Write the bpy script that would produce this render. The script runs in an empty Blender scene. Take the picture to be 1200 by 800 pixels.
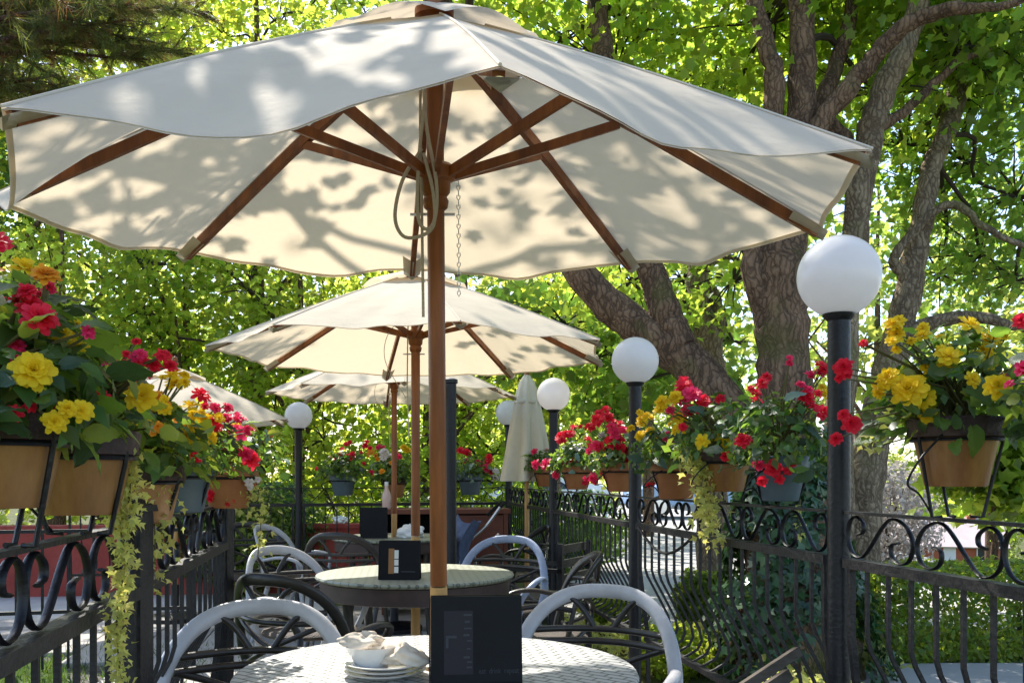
import bpy, math, random
import numpy as np
from mathutils import Vector, Matrix, Quaternion
R = math.radians
PI = math.pi
scene = bpy.context.scene
col = scene.collection

# ------------------------------------------------------------------ camera
EYE = 1.21            # a seated photographer's eye height
FOC = 1050.0          # focal length in pixels of a 1200 px wide frame
HOR = 558.0           # row of the horizon in that frame
cam_d = bpy.data.cameras.new('camera')
cam = bpy.data.objects.new('camera', cam_d)
col.objects.link(cam)
cam.location = (0, 0, EYE)
cam.rotation_euler = (R(90), 0, 0)
cam_d.sensor_width = 36
cam_d.lens = FOC / 1200 * 36
cam_d.shift_y = (HOR - 400) / 1200
cam_d.clip_start = 0.05
cam_d.clip_end = 3000
scene.camera = cam
# ------------------------------------------------------------------ sky, sun, exposure
SUN_EL, SUN_AZ = R(50), R(-30)          # azimuth measured from +Y, negative is left
sun_dir = Vector((math.sin(SUN_AZ) * math.cos(SUN_EL), math.cos(SUN_AZ) * math.cos(SUN_EL), math.sin(SUN_EL)))
world = bpy.data.worlds.new('World')
scene.world = world
world.use_nodes = True
wn = world.node_tree.nodes
sky = wn.new('ShaderNodeTexSky')
sky.sky_type = 'NISHITA'
sky.sun_disc = False
sky.sun_elevation = SUN_EL
sky.sun_rotation = SUN_AZ
sky.air_density = 1.0
sky.dust_density = 1.0
sky.ozone_density = 1.0
bg = wn['Background']
bg.inputs[1].default_value = 0.15
world.node_tree.links.new(sky.outputs[0], bg.inputs[0])
sl = bpy.data.lights.new('sun', 'SUN')
sl.energy = 3.8
sl.angle = R(0.5)
sl.color = (1.0, 0.95, 0.87)
sun = bpy.data.objects.new('sun', sl)
col.objects.link(sun)
sun.rotation_euler = (-sun_dir).to_track_quat('-Z', 'Y').to_euler()
sun.location = (-6, 10, 20)
vs = scene.view_settings
vs.view_transform = 'Standard'
vs.look = 'None'
vs.exposure = 1.38
vs.gamma = 1
vs.use_curve_mapping = False
scene.render.engine = 'CYCLES'
scene.cycles.max_bounces = 8
scene.cycles.transparent_max_bounces = 8
scene.cycles.caustics_reflective = False
scene.cycles.caustics_refractive = False
scene.cycles.sample_clamp_indirect = 6
try:
    scene.cycles.use_denoising = True
except Exception:
    pass


def at(px, py, depth):
    """a point of the place, from its direction as measured in the photograph and its distance"""
    return Vector(((px - 600) / FOC * depth, depth, EYE - (py - HOR) / FOC * depth))


# ------------------------------------------------------------------ materials
MATS = {}


def mat(name, base, rough=0.6, spec=0.4, metal=0.0, var=0.0, scale=8.0, bump=0.0, bscale=40.0, trans=0.0,
        tcol=None, island=0.0, col2=None, detail=4.0, coat=0.0, stretch=None):
    m = bpy.data.materials.new(name)
    m.use_nodes = True
    nt = m.node_tree
    n = nt.nodes
    L = nt.links
    p = n['Principled BSDF']
    p.inputs['Base Color'].default_value = (*base, 1)
    p.inputs['Roughness'].default_value = rough
    p.inputs['Specular IOR Level'].default_value = spec
    p.inputs['Metallic'].default_value = metal
    if coat:
        p.inputs['Coat Weight'].default_value = coat
    tc = n.new('ShaderNodeTexCoord')
    src = tc.outputs['Object']
    if stretch:
        mp = n.new('ShaderNodeMapping')
        mp.inputs['Scale'].default_value = stretch
        L.new(src, mp.inputs[0])
        src = mp.outputs[0]
    csock = None
    if var or col2:
        nz = n.new('ShaderNodeTexNoise')
        nz.inputs['Scale'].default_value = scale
        nz.inputs['Detail'].default_value = detail
        nz.inputs['Roughness'].default_value = 0.62
        L.new(src, nz.inputs['Vector'])
        cr = n.new('ShaderNodeValToRGB')
        cr.color_ramp.elements[0].position = 0.32
        cr.color_ramp.elements[1].position = 0.68
        c2 = col2 or tuple(min(1, c * (1 + var)) for c in base)
        c1 = base if col2 else tuple(c * (1 - var) for c in base)
        cr.color_ramp.elements[0].color = (*c1, 1)
        cr.color_ramp.elements[1].color = (*c2, 1)
        L.new(nz.outputs['Fac'], cr.inputs[0])
        csock = cr.outputs[0]
    if island:
        g = n.new('ShaderNodeNewGeometry')
        hsv = n.new('ShaderNodeHueSaturation')
        mr = n.new('ShaderNodeMapRange')
        mr.inputs[3].default_value = 1 - island
        mr.inputs[4].default_value = 1 + island
        L.new(g.outputs['Random Per Island'], mr.inputs[0])
        L.new(mr.outputs[0], hsv.inputs['Value'])
        mh = n.new('ShaderNodeMapRange')
        mh.inputs[3].default_value = 0.5 - island * 0.07
        mh.inputs[4].default_value = 0.5 + island * 0.06
        mul = n.new('ShaderNodeMath')
        mul.operation = 'MULTIPLY'
        mul.inputs[1].default_value = 7.31
        fr = n.new('ShaderNodeMath')
        fr.operation = 'FRACT'
        L.new(g.outputs['Random Per Island'], mul.inputs[0])
        L.new(mul.outputs[0], fr.inputs[0])
        L.new(fr.outputs[0], mh.inputs[0])
        L.new(mh.outputs[0], hsv.inputs['Hue'])
        if csock:
            L.new(csock, hsv.inputs['Color'])
        else:
            hsv.inputs['Color'].default_value = (*base, 1)
        csock = hsv.outputs[0]
    if csock:
        L.new(csock, p.inputs['Base Color'])
    nsock = None
    if bump:
        nb = n.new('ShaderNodeTexNoise')
        nb.inputs['Scale'].default_value = bscale
        nb.inputs['Detail'].default_value = 5
        L.new(src, nb.inputs['Vector'])
        b = n.new('ShaderNodeBump')
        b.inputs['Strength'].default_value = bump
        b.inputs['Distance'].default_value = 0.02
        L.new(nb.outputs['Fac'], b.inputs['Height'])
        L.new(b.outputs[0], p.inputs['Normal'])
        nsock = b.outputs[0]
    if trans:
        tr = n.new('ShaderNodeBsdfTranslucent')
        tr.inputs[0].default_value = (*(tcol or base), 1)
        if island:
            h2 = n.new('ShaderNodeHueSaturation')
            h2.inputs['Color'].default_value = (*(tcol or base), 1)
            L.new(mr.outputs[0], h2.inputs['Value'])
            L.new(mh.outputs[0], h2.inputs['Hue'])
            L.new(h2.outputs[0], tr.inputs[0])
        if nsock:
            L.new(nsock, tr.inputs['Normal'])
        mx = n.new('ShaderNodeMixShader')
        mx.inputs[0].default_value = trans
        L.new(p.outputs[0], mx.inputs[1])
        L.new(tr.outputs[0], mx.inputs[2])
        L.new(mx.outputs[0], n['Material Output'].inputs[0])
    MATS[name] = m
    return m


def node_mat(name):
    m = bpy.data.materials.new(name)
    m.use_nodes = True
    MATS[name] = m
    return m, m.node_tree.nodes, m.node_tree.links, m.node_tree.nodes['Principled BSDF']


mat('canvas', (0.72, 0.625, 0.49), 0.85, 0.2, trans=0.40, tcol=(0.70, 0.585, 0.425), var=0.07, scale=3.5, bump=0.3, bscale=8)
mat('canvas_pocket', (0.60, 0.53, 0.43), 0.9, 0.2, trans=0.15, bump=0.2, bscale=90)
mat('canvas_trim', (0.70, 0.63, 0.52), 0.9, 0.2, trans=0.25, tcol=(0.7, 0.56, 0.38))
mat('canvas_stripe', (0.76, 0.69, 0.56), 0.85, 0.2, trans=0.2, tcol=(0.7, 0.6, 0.45), bump=0.3, bscale=14, var=.08, scale=5)
mat('wood', (0.13, 0.036, 0.008), 0.42, 0.35, col2=(0.30, 0.095, 0.02), scale=24, bump=0.1, bscale=60, stretch=(1, 1, 0.12), coat=0.06)
mat('wood_pale_and_sunlit', (0.42, 0.22, 0.07), 0.42, 0.4, col2=(0.55, 0.32, 0.12), scale=16, bump=0.08, bscale=60, stretch=(1, 1, 0.15))  # pale closed-parasol pole; also sunlight painted into the open parasols' lower poles
mat('wood_grey', (0.06, 0.05, 0.04), 0.8, 0.2, col2=(0.12, 0.10, 0.08), scale=18, bump=0.4, bscale=50, stretch=(0.2, 1, 1))
mat('brass', (0.7, 0.48, 0.18), 0.3, 0.5, metal=0.9)
mat('rope', (0.52, 0.45, 0.35), 0.9, 0.1, bump=0.5, bscale=220)
mat('iron', (0.008, 0.0075, 0.010), 0.42, 0.35, var=0.35, scale=22, bump=0.15, bscale=70)
mat('iron_worn', (0.011, 0.010, 0.012), 0.5, 0.32, col2=(0.028, 0.024, 0.024), scale=16, bump=0.25, bscale=60)
mat('steel', (0.6, 0.6, 0.62), 0.3, 0.5, metal=0.9)
mat('opal', (0.86, 0.83, 0.82), 0.12, 0.5, var=0.05, scale=9, trans=0.55, tcol=(0.92, 0.87, 0.85), coat=0.2)
mat('chair_pale', (0.40, 0.40, 0.42), 0.34, 0.5, var=0.12, scale=12, bump=0.08, bscale=60, coat=0.15)
mat('chair_dark', (0.022, 0.018, 0.016), 0.36, 0.5, var=0.3, scale=14, bump=0.1, bscale=60)
mat('chair_blue', (0.22, 0.27, 0.38), 0.34, 0.5, var=0.15, scale=14, bump=0.08, bscale=60)
mat('seat_dark', (0.07, 0.055, 0.045), 0.7, 0.3, var=0.3, scale=40, bump=0.4, bscale=160)
mat('apron', (0.06, 0.035, 0.03), 0.5, 0.4, var=0.25, scale=12)
mat('black_card', (0.006, 0.006, 0.0075), 0.55, 0.18, var=0.2, scale=10)
mat('print_purple', (0.010, 0.006, 0.011), 0.5, 0.3)
mat('print_grey', (0.04, 0.04, 0.046), 0.6, 0.3)
mat('print_white', (0.7, 0.68, 0.62), 0.6, 0.3)
mat('print_ochre', (0.3, 0.14, 0.05), 0.6, 0.3)
mat('china', (0.78, 0.76, 0.72), 0.2, 0.5, coat=0.3)
mat('napkin', (0.64, 0.56, 0.46), 0.9, 0.1, var=0.12, scale=12, bump=0.3, bscale=40)
mat('napkin_white', (0.8, 0.79, 0.77), 0.9, 0.1, bump=0.3, bscale=40)
mat('pot_clay', (0.20, 0.075, 0.019), 0.34, 0.5, col2=(0.36, 0.18, 0.06), scale=14, stretch=(1, 1, .35), bump=0.2, bscale=30, detail=8)
mat('pot_terracotta', (0.25, 0.088, 0.03), 0.55, 0.35, col2=(0.34, 0.14, 0.05), scale=10, bump=0.15, bscale=30)
mat('pot_blue', (0.055, 0.085, 0.105), 0.45, 0.4, col2=(0.085, 0.12, 0.14), scale=8, bump=0.1, bscale=30)
mat('pot_rim', (0.06, 0.035, 0.03), 0.6, 0.3, var=0.35, scale=18, bump=0.4, bscale=50)
mat('soil', (0.03, 0.02, 0.013), 0.95, 0.1, var=0.4, scale=60, bump=0.8, bscale=90)
mat('stem', (0.10, 0.09, 0.03), 0.6, 0.3)
mat('bleaf', (0.055, 0.12, 0.022), 0.38, 0.45, trans=0.45, tcol=(0.30, 0.48, 0.05), var=0.3, scale=30, bump=0.25, bscale=60)
mat('bleaf_lime', (0.17, 0.23, 0.025), 0.42, 0.4, trans=0.5, tcol=(0.6, 0.66, 0.06), var=0.25, scale=30, bump=0.25, bscale=60)
mat('bleaf_dark', (0.03, 0.065, 0.025), 0.34, 0.5, trans=0.25, tcol=(0.1, 0.2, 0.03), var=0.3, scale=30, bump=0.25, bscale=60)
mat('bleaf_pale', (0.16, 0.24, 0.18), 0.45, 0.4, trans=0.25, tcol=(0.2, 0.34, 0.16), var=0.3, scale=30)
mat('vine', (0.46, 0.46, 0.14), 0.5, 0.35, trans=0.45, tcol=(0.85, 0.82, 0.2), island=0.3)
mat('petal_yellow', (0.84, 0.60, 0.016), 0.6, 0.25, trans=0.4, tcol=(0.92, 0.66, 0.03), var=0.12, scale=30)
mat('petal_orange', (0.80, 0.33, 0.02), 0.6, 0.25, trans=0.35, tcol=(0.9, 0.4, 0.03), var=0.15, scale=30)
mat('petal_red', (0.76, 0.018, 0.045), 0.5, 0.3, trans=0.38, tcol=(0.9, 0.03, 0.08), var=0.2, scale=30)
mat('petal_pink', (0.80, 0.035, 0.13), 0.5, 0.3, trans=0.38, tcol=(0.9, 0.06, 0.2), var=0.2, scale=30)
mat('petal_white', (0.78, 0.72, 0.70), 0.6, 0.3, trans=0.3, tcol=(0.8, 0.7, 0.66))
mat('petal_heart', (0.7, 0.22, 0.01), 0.6, 0.25)
mat('begonia_mass', (0.05, 0.10, 0.022), 0.4, 0.42, trans=0.42, tcol=(0.28, 0.44, 0.05), island=0.45)
# foliage of the trees
mat('leaf_plane', (0.07, 0.12, 0.018), 0.42, 0.4, trans=0.6, tcol=(0.54, 0.71, 0.075), island=0.34)
mat('leaf_maple', (0.085, 0.12, 0.018), 0.45, 0.35, trans=0.6, tcol=(0.68, 0.79, 0.085), island=0.34)
mat('leaf_green', (0.06, 0.115, 0.018), 0.42, 0.4, trans=0.54, tcol=(0.43, 0.63, 0.075), island=0.34)
mat('leaf_deep', (0.045, 0.085, 0.022), 0.42, 0.4, trans=0.45, tcol=(0.22, 0.40, 0.07), island=0.30)
mat('leaf_far', (0.085, 0.12, 0.035), 0.6, 0.3, trans=0.52, tcol=(0.64, 0.74, 0.14), island=0.35)
mat('leaf_hedge', (0.08, 0.13, 0.02), 0.5, 0.35, trans=0.45, tcol=(0.5, 0.64, 0.06), island=0.4)
mat('leaf_ivy', (0.025, 0.07, 0.022), 0.33, 0.5, trans=0.2, tcol=(0.08, 0.18, 0.04), island=0.45)
mat('leaf_blossom', (0.40, 0.36, 0.34), 0.6, 0.3, trans=0.3, tcol=(0.46, 0.42, 0.36), island=0.3)
mat('needle', (0.075, 0.10, 0.03), 0.5, 0.35, trans=0.35, tcol=(0.3, 0.34, 0.06), island=0.45)
mat('needle_brown', (0.22, 0.12, 0.05), 0.6, 0.3, trans=0.3, tcol=(0.4, 0.2, 0.07), island=0.3)
mat('grass', (0.045, 0.085, 0.015), 0.55, 0.3, trans=0.3, tcol=(0.16, 0.28, 0.03), island=0.4)
mat('twig', (0.055, 0.042, 0.032), 0.9, 0.15)
# ground and building materials
mat('ground', (0.05, 0.07, 0.02), 0.95, 0.1, col2=(0.12, 0.11, 0.05), scale=1.5, bump=0.5, bscale=12, detail=8)
mat('lawn', (0.035, 0.065, 0.014), 0.95, 0.1, col2=(0.06, 0.10, 0.02), scale=4, bump=0.8, bscale=60)
mat('asphalt', (0.33, 0.315, 0.30), 0.92, 0.2, col2=(0.43, 0.41, 0.39), scale=1.2, bump=0.2, bscale=90, detail=10)
mat('paving', (0.36, 0.335, 0.30), 0.85, 0.25, col2=(0.46, 0.43, 0.39), scale=3.5, bump=0.2, bscale=80, detail=8)
mat('paving_b', (0.30, 0.275, 0.25), 0.85, 0.25, col2=(0.40, 0.37, 0.34), scale=3.5, bump=0.2, bscale=80, detail=8)
mat('joint', (0.12, 0.11, 0.10), 0.95, 0.1, var=0.3, scale=20)
mat('concrete', (0.40, 0.38, 0.35), 0.9, 0.2, col2=(0.5, 0.48, 0.45), scale=2.5, bump=0.2, bscale=60, detail=8)
mat('red_wall', (0.27, 0.048, 0.038), 0.85, 0.2, col2=(0.36, 0.075, 0.06), scale=3, bump=0.2, bscale=50, detail=8)
mat('cabinet', (0.12, 0.04, 0.025), 0.55, 0.3, col2=(0.18, 0.06, 0.035), scale=9, bump=0.1, bscale=40, stretch=(0.2, 1, 1))
mat('dark_inside', (0.01, 0.01, 0.012), 0.8, 0.2)
mat('bottle', (0.75, 0.58, 0.54), 0.2, 0.5, trans=0.3)
mat('fabric_blue', (0.10, 0.13, 0.22), 0.85, 0.2, var=0.2, scale=20, bump=0.4, bscale=60)
mat('rubber', (0.015, 0.015, 0.016), 0.85, 0.2)
mat('brick_wall', (0.36, 0.10, 0.055), 0.9, 0.2, col2=(0.45, 0.15, 0.08), scale=1.2, detail=8)
mat('roof', (0.46, 0.38, 0.36), 0.9, 0.2, col2=(0.55, 0.46, 0.43), scale=1.0, detail=8)
mat('white_paint', (0.8, 0.8, 0.79), 0.6, 0.3)
mat('glass_dark', (0.03, 0.04, 0.05), 0.08, 0.6)
mat('car_blue', (0.20, 0.32, 0.55), 0.25, 0.5, coat=0.8)
mat('car_white', (0.72, 0.75, 0.8), 0.25, 0.5, coat=0.8)
mat('car_dark', (0.04, 0.045, 0.05), 0.25, 0.5, coat=0.8)
mat('render_cream', (0.55, 0.5, 0.42), 0.9, 0.2, var=0.1, scale=1)


def bark_material(name, c1, c2, moss):
    m, n, L, p = node_mat(name)
    tc = n.new('ShaderNodeTexCoord')
    mp = n.new('ShaderNodeMapping')
    mp.inputs['Scale'].default_value = (1, 1, 0.28)
    L.new(tc.outputs['Object'], mp.inputs[0])
    vo = n.new('ShaderNodeTexVoronoi')
    vo.feature = 'DISTANCE_TO_EDGE'
    vo.inputs['Scale'].default_value = 30
    wz = n.new('ShaderNodeTexNoise')
    wz.inputs['Scale'].default_value = 5
    wz.inputs['Detail'].default_value = 4
    L.new(tc.outputs['Object'], wz.inputs['Vector'])
    wm = n.new('ShaderNodeVectorMath')
    wm.operation = 'MULTIPLY_ADD'
    wm.inputs[1].default_value = (0.16, 0.16, 0.16)
    L.new(wz.outputs['Color'], wm.inputs[0])
    L.new(mp.outputs[0], wm.inputs[2])
    L.new(wm.outputs[0], vo.inputs['Vector'])
    nz = n.new('ShaderNodeTexNoise')
    nz.inputs['Scale'].default_value = 9
    nz.inputs['Detail'].default_value = 9
    nz.inputs['Roughness'].default_value = 0.7
    L.new(mp.outputs[0], nz.inputs['Vector'])
    cr = n.new('ShaderNodeValToRGB')
    cr.color_ramp.elements[0].position = 0.3
    cr.color_ramp.elements[1].position = 0.7
    cr.color_ramp.elements[0].color = (*c1, 1)
    cr.color_ramp.elements[1].color = (*c2, 1)
    edge = n.new('ShaderNodeMapRange')
    edge.inputs[2].default_value = 0.22
    edge.inputs[3].default_value = -0.2
    edge.inputs[4].default_value = 0.05
    L.new(vo.outputs['Distance'], edge.inputs[0])
    sm = n.new('ShaderNodeMath')
    L.new(nz.outputs['Fac'], sm.inputs[0])
    L.new(edge.outputs[0], sm.inputs[1])
    L.new(sm.outputs[0], cr.inputs[0])
    nm = n.new('ShaderNodeTexNoise')
    nm.inputs['Scale'].default_value = 1.7
    nm.inputs['Detail'].default_value = 6
    L.new(tc.outputs['Object'], nm.inputs['Vector'])
    mr = n.new('ShaderNodeMapRange')
    mr.inputs[1].default_value = 0.54
    mr.inputs[2].default_value = 0.68
    L.new(nm.outputs['Fac'], mr.inputs[0])
    mx = n.new('ShaderNodeMix')
    mx.data_type = 'RGBA'
    L.new(mr.outputs[0], mx.inputs[0])
    L.new(cr.outputs[0], mx.inputs[6])
    mx.inputs[7].default_value = (*moss, 1)
    L.new(mx.outputs[2], p.inputs['Base Color'])
    p.inputs['Roughness'].default_value = 0.92
    p.inputs['Specular IOR Level'].default_value = 0.2
    add = n.new('ShaderNodeMath')
    L.new(vo.outputs['Distance'], add.inputs[0])
    L.new(nz.outputs['Fac'], add.inputs[1])
    b = n.new('ShaderNodeBump')
    b.inputs['Strength'].default_value = 0.8
    b.inputs['Distance'].default_value = 0.04
    L.new(add.outputs[0], b.inputs['Height'])
    L.new(b.outputs[0], p.inputs['Normal'])


bark_material('bark', (0.075, 0.045, 0.03), (0.28, 0.175, 0.11), (0.10, 0.10, 0.03))
bark_material('bark_pale', (0.12, 0.085, 0.055), (0.38, 0.29, 0.19), (0.15, 0.14, 0.05))
bark_material('bark_pine', (0.06, 0.03, 0.02), (0.17, 0.09, 0.055), (0.1, 0.08, 0.04))


def table_material(name, a, b):
    """woven plastic table top: two crossing families of strips with dark gaps and relief"""
    m, n, L, p = node_mat(name)
    tc = n.new('ShaderNodeTexCoord')
    mp = n.new('ShaderNodeMapping')
    mp.inputs['Rotation'].default_value = (0, 0, R(38))
    L.new(tc.outputs['Object'], mp.inputs[0])
    br = n.new('ShaderNodeTexBrick')
    br.offset = 0.5
    br.inputs['Scale'].default_value = 1.0
    br.inputs['Brick Width'].default_value = 0.052
    br.inputs['Row Height'].default_value = 0.026
    br.inputs['Mortar Size'].default_value = 0.0036
    br.inputs['Mortar Smooth'].default_value = 0.4
    br.inputs['Color1'].default_value = (*a, 1)
    br.inputs['Color2'].default_value = (*tuple(c * 0.9 for c in a), 1)
    br.inputs['Mortar'].default_value = (*b, 1)
    L.new(mp.outputs[0], br.inputs['Vector'])
    L.new(br.outputs['Color'], p.inputs['Base Color'])
    p.inputs['Roughness'].default_value = 0.45
    bp = n.new('ShaderNodeBump')
    bp.inputs['Strength'].default_value = 0.5
    bp.inputs['Distance'].default_value = 0.004
    bp.invert = True
    L.new(br.outputs['Fac'], bp.inputs['Height'])
    L.new(bp.outputs[0], p.inputs['Normal'])


table_material('table_white', (0.50, 0.50, 0.48), (0.13, 0.13, 0.12))
table_material('table_green', (0.30, 0.31, 0.23), (0.12, 0.125, 0.09))


# ------------------------------------------------------------------ mesh collector
def catmull(pts, n=6):
    pts = [Vector(p) for p in pts]
    if len(pts) < 3:
        return pts
    out = []
    P = [pts[0] * 2 - pts[1]] + pts + [pts[-1] * 2 - pts[-2]]
    for i in range(1, len(P) - 2):
        a, b, c, d = P[i - 1], P[i], P[i + 1], P[i + 2]
        for k in range(n):
            t = k / n
            out.append(0.5 * ((2 * b) + (c - a) * t + (2 * a - 5 * b + 4 * c - d) * t * t + (3 * b - a - 3 * c + d) * t ** 3))
    out.append(pts[-1])
    return out


def lerp_list(vals, n):
    """stretch a list of numbers over n samples"""
    return list(np.interp(np.linspace(0, 1, n), np.linspace(0, 1, len(vals)), vals))


class MB:
    def __init__(self):
        self.v, self.f = [], []

    def box(self, lo, hi, bev=0.0):
        (x0, y0, z0), (x1, y1, z1) = lo, hi
        b = len(self.v)
        self.v += [(x0, y0, z0), (x1, y0, z0), (x1, y1, z0), (x0, y1, z0), (x0, y0, z1), (x1, y0, z1), (x1, y1, z1), (x0, y1, z1)]
        self.f += [tuple(b + i for i in q) for q in ((0, 3, 2, 1), (4, 5, 6, 7), (0, 1, 5, 4), (1, 2, 6, 5), (2, 3, 7, 6), (3, 0, 4, 7))]
        return self

    def obox(self, c, ax, ay, az):
        """oriented box from centre and three half-axis vectors"""
        c, ax, ay, az = Vector(c), Vector(ax), Vector(ay), Vector(az)
        b = len(self.v)
        for sz in (-1, 1):
            for sx, sy in ((-1, -1), (1, -1), (1, 1), (-1, 1)):
                self.v.append(tuple(c + ax * sx + ay * sy + az * sz))
        self.f += [tuple(b + i for i in q) for q in ((0, 3, 2, 1), (4, 5, 6, 7), (0, 1, 5, 4), (1, 2, 6, 5), (2, 3, 7, 6), (3, 0, 4, 7))]
        return self

    def bar(self, p, q, w, h, up=(0, 0, 1)):
        p, q = Vector(p), Vector(q)
        d = q - p
        dn = d.normalized()
        s = dn.cross(Vector(up))
        if s.length < 1e-4:
            s = Vector((1, 0, 0))
        s.normalize()
        u = s.cross(dn)
        return self.obox((p + q) / 2, d / 2, s * w / 2, u * h / 2)

    def tube(self, pts, rad, n=8, cap=True, wide=None, phase=0.0):
        """swept tube; rad number or list; wide=(vector, factor) flattens across that direction"""
        pts = [Vector(p) for p in pts]
        k = len(pts)
        if not hasattr(rad, '__len__'):
            rad = [rad] * k
        elif len(rad) != k:
            rad = lerp_list(rad, k)
        t0 = (pts[1] - pts[0]).normalized()
        ref = Vector((0, 0, 1)) if abs(t0.z) < 0.9 else Vector((1, 0, 0))
        nrm = t0.cross(ref).normalized()
        b = len(self.v)
        for i in range(k):
            if i == 0:
                t = pts[1] - pts[0]
            elif i == k - 1:
                t = pts[-1] - pts[-2]
            else:
                t = pts[i + 1] - pts[i - 1]
            t.normalize()
            nrm = nrm - t * nrm.dot(t)
            if nrm.length < 1e-5:
                nrm = t.orthogonal()
            nrm.normalize()
            if wide:
                wv = Vector(wide[0][i] if isinstance(wide[0], list) else wide[0])
                u = (wv - t * wv.dot(t)).normalized()
                w = t.cross(u)
                ru, rw = rad[i] * wide[1], rad[i]
            else:
                u, w = nrm, t.cross(nrm)
                ru = rw = rad[i]
            for j in range(n):
                a = 2 * PI * j / n + phase
                self.v.append(tuple(pts[i] + u * (math.cos(a) * ru) + w * (math.sin(a) * rw)))
        for i in range(k - 1):
            for j in range(n):
                j2 = (j + 1) % n
                self.f.append((b + i * n + j, b + i * n + j2, b + (i + 1) * n + j2, b + (i + 1) * n + j))
        if cap:
            self.f.append(tuple(b + j for j in range(n - 1, -1, -1)))
            self.f.append(tuple(b + (k - 1) * n + j for j in range(n)))
        return self

    def lathe(self, prof, n=24, c=(0, 0, 0), fn=None):
        """profile of (r, z); fn(angle, i) scales the radius"""
        b = len(self.v)
        for i, (r, z) in enumerate(prof):
            for j in range(n):
                a = 2 * PI * j / n
                rr = r * (fn(a, i) if fn else 1)
                self.v.append((c[0] + rr * math.cos(a), c[1] + rr * math.sin(a), c[2] + z))
        for i in range(len(prof) - 1):
            for j in range(n):
                j2 = (j + 1) % n
                self.f.append((b + i * n + j, b + i * n + j2, b + (i + 1) * n + j2, b + (i + 1) * n + j))
        if prof[0][0] > 1e-6:
            self.f.append(tuple(b + j for j in range(n - 1, -1, -1)))
        if prof[-1][0] > 1e-6:
            self.f.append(tuple(b + (len(prof) - 1) * n + j for j in range(n)))
        return self

    def grid(self, fn, nu, nv):
        b = len(self.v)
        for i in range(nu + 1):
            for j in range(nv + 1):
                self.v.append(tuple(fn(i / nu, j / nv)))
        for i in range(nu):
            for j in range(nv):
                a = b + i * (nv + 1) + j
                self.f.append((a, a + nv + 1, a + nv + 2, a + 1))
        return self

    def mesh(self, name, m=None, smooth=False):
        me = bpy.data.meshes.new(name)
        me.from_pydata([tuple(v) for v in self.v], [], self.f)
        if m:
            me.materials.append(MATS[m])
        if smooth:
            me.shade_smooth()
            if smooth != 2:
                me.set_sharp_from_angle(angle=R(50))
        me.update()
        return me

    def build(self, name, m, parent=None, smooth=False, loc=None):
        return add(name, self.mesh(name, m, smooth), parent, loc)


def add(name, me, parent=None, loc=None, rot=None):
    o = bpy.data.objects.new(name, me)
    col.objects.link(o)
    if parent:
        o.parent = parent
    if loc is not None:
        o.location = loc
    if rot is not None:
        o.rotation_euler = rot
    return o


def tag(o, label=None, cat=None, group=None, kind=None):
    if label:
        o['label'] = label
    if cat:
        o['category'] = cat
    if group:
        o['group'] = group
    if kind:
        o['kind'] = kind
    return o


def thing(name, label, cat, loc=(0, 0, 0), rz=0.0, group=None):
    o = bpy.data.objects.new(name, None)
    o.empty_display_size = 0.1
    col.objects.link(o)
    o.location = loc
    o.rotation_euler = (0, 0, rz)
    return tag(o, label, cat, group)


def copy_tree(o, parent=None):
    c = o.copy()
    col.objects.link(c)
    c.parent = parent
    for ch in list(o.children):
        copy_tree(ch, c)
    return c


# ------------------------------------------------------------------ leaves in bulk
LEAF_MAPLE = (np.array([(0, 0, 0), (-.5, .38, .06), (-.17, .50, .02), (0, 1, -.05), (.17, .50, .02), (.5, .38, .06)], np.float32),
              np.array([(0, 2, 1), (0, 4, 2), (2, 4, 3), (0, 5, 4)], np.int32))
LEAF_LOBED = (np.array([(0, .38, -.03), (0, 0, 0), (-.36, .10, .10), (-.27, .28, .06), (-.50, .58, .14), (-.24, .64, .03), (0, 1.0, -.16), (.24, .62, .03), (.48, .55, .14), (.27, .27, .06), (.36, .08, .10)], np.float32),
              np.array([(0, i, i % 10 + 1) for i in range(1, 11)], np.int32))
LEAF_OVAL = (np.array([(0, 0, 0), (-.3, .45, .07), (0, 1, -.04), (.3, .45, .07)], np.float32),
             np.array([(0, 2, 1), (0, 3, 2)], np.int32))
LEAF_NEEDLE = (np.array([(-.02, 0, 0), (.02, 0, 0), (0, 1, 0)], np.float32), np.array([(0, 1, 2)], np.int32))


def leaf_mesh(name, pos, nrm, size, shape, m, rng, tip=None):
    """many leaves in one mesh: pos (N,3), nrm (N,3) face normals, tip optional (N,3) direction of the tips"""
    sv, sf = shape
    N = len(pos)
    nrm = nrm / np.maximum(np.linalg.norm(nrm, axis=1, keepdims=True), 1e-6)
    if tip is None:
        tip = rng.normal(size=(N, 3))
        tip[:, 2] -= 0.6
    tip = tip - nrm * np.sum(tip * nrm, axis=1, keepdims=True)
    tip /= np.maximum(np.linalg.norm(tip, axis=1, keepdims=True), 1e-6)
    sid = np.cross(tip, nrm)
    V = (pos[:, None, :] + size[:, None, None] * (sv[None, :, 0:1] * sid[:, None, :] + sv[None, :, 1:2] * tip[:, None, :] + sv[None, :, 2:3] * nrm[:, None, :]))
    V = V.reshape(-1, 3).astype(np.float32)
    F = (sf[None] + (np.arange(N) * len(sv))[:, None, None]).reshape(-1, 3).astype(np.int32)
    me = bpy.data.meshes.new(name)
    me.vertices.add(len(V))
    me.vertices.foreach_set('co', V.ravel())
    me.loops.add(F.size)
    me.loops.foreach_set('vertex_index', F.ravel())
    me.polygons.add(len(F))
    me.polygons.foreach_set('loop_start', np.arange(0, F.size, 3, dtype=np.int32))
    me.materials.append(MATS[m])
    me.update(calc_edges=True)
    me.validate()
    return me


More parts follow.
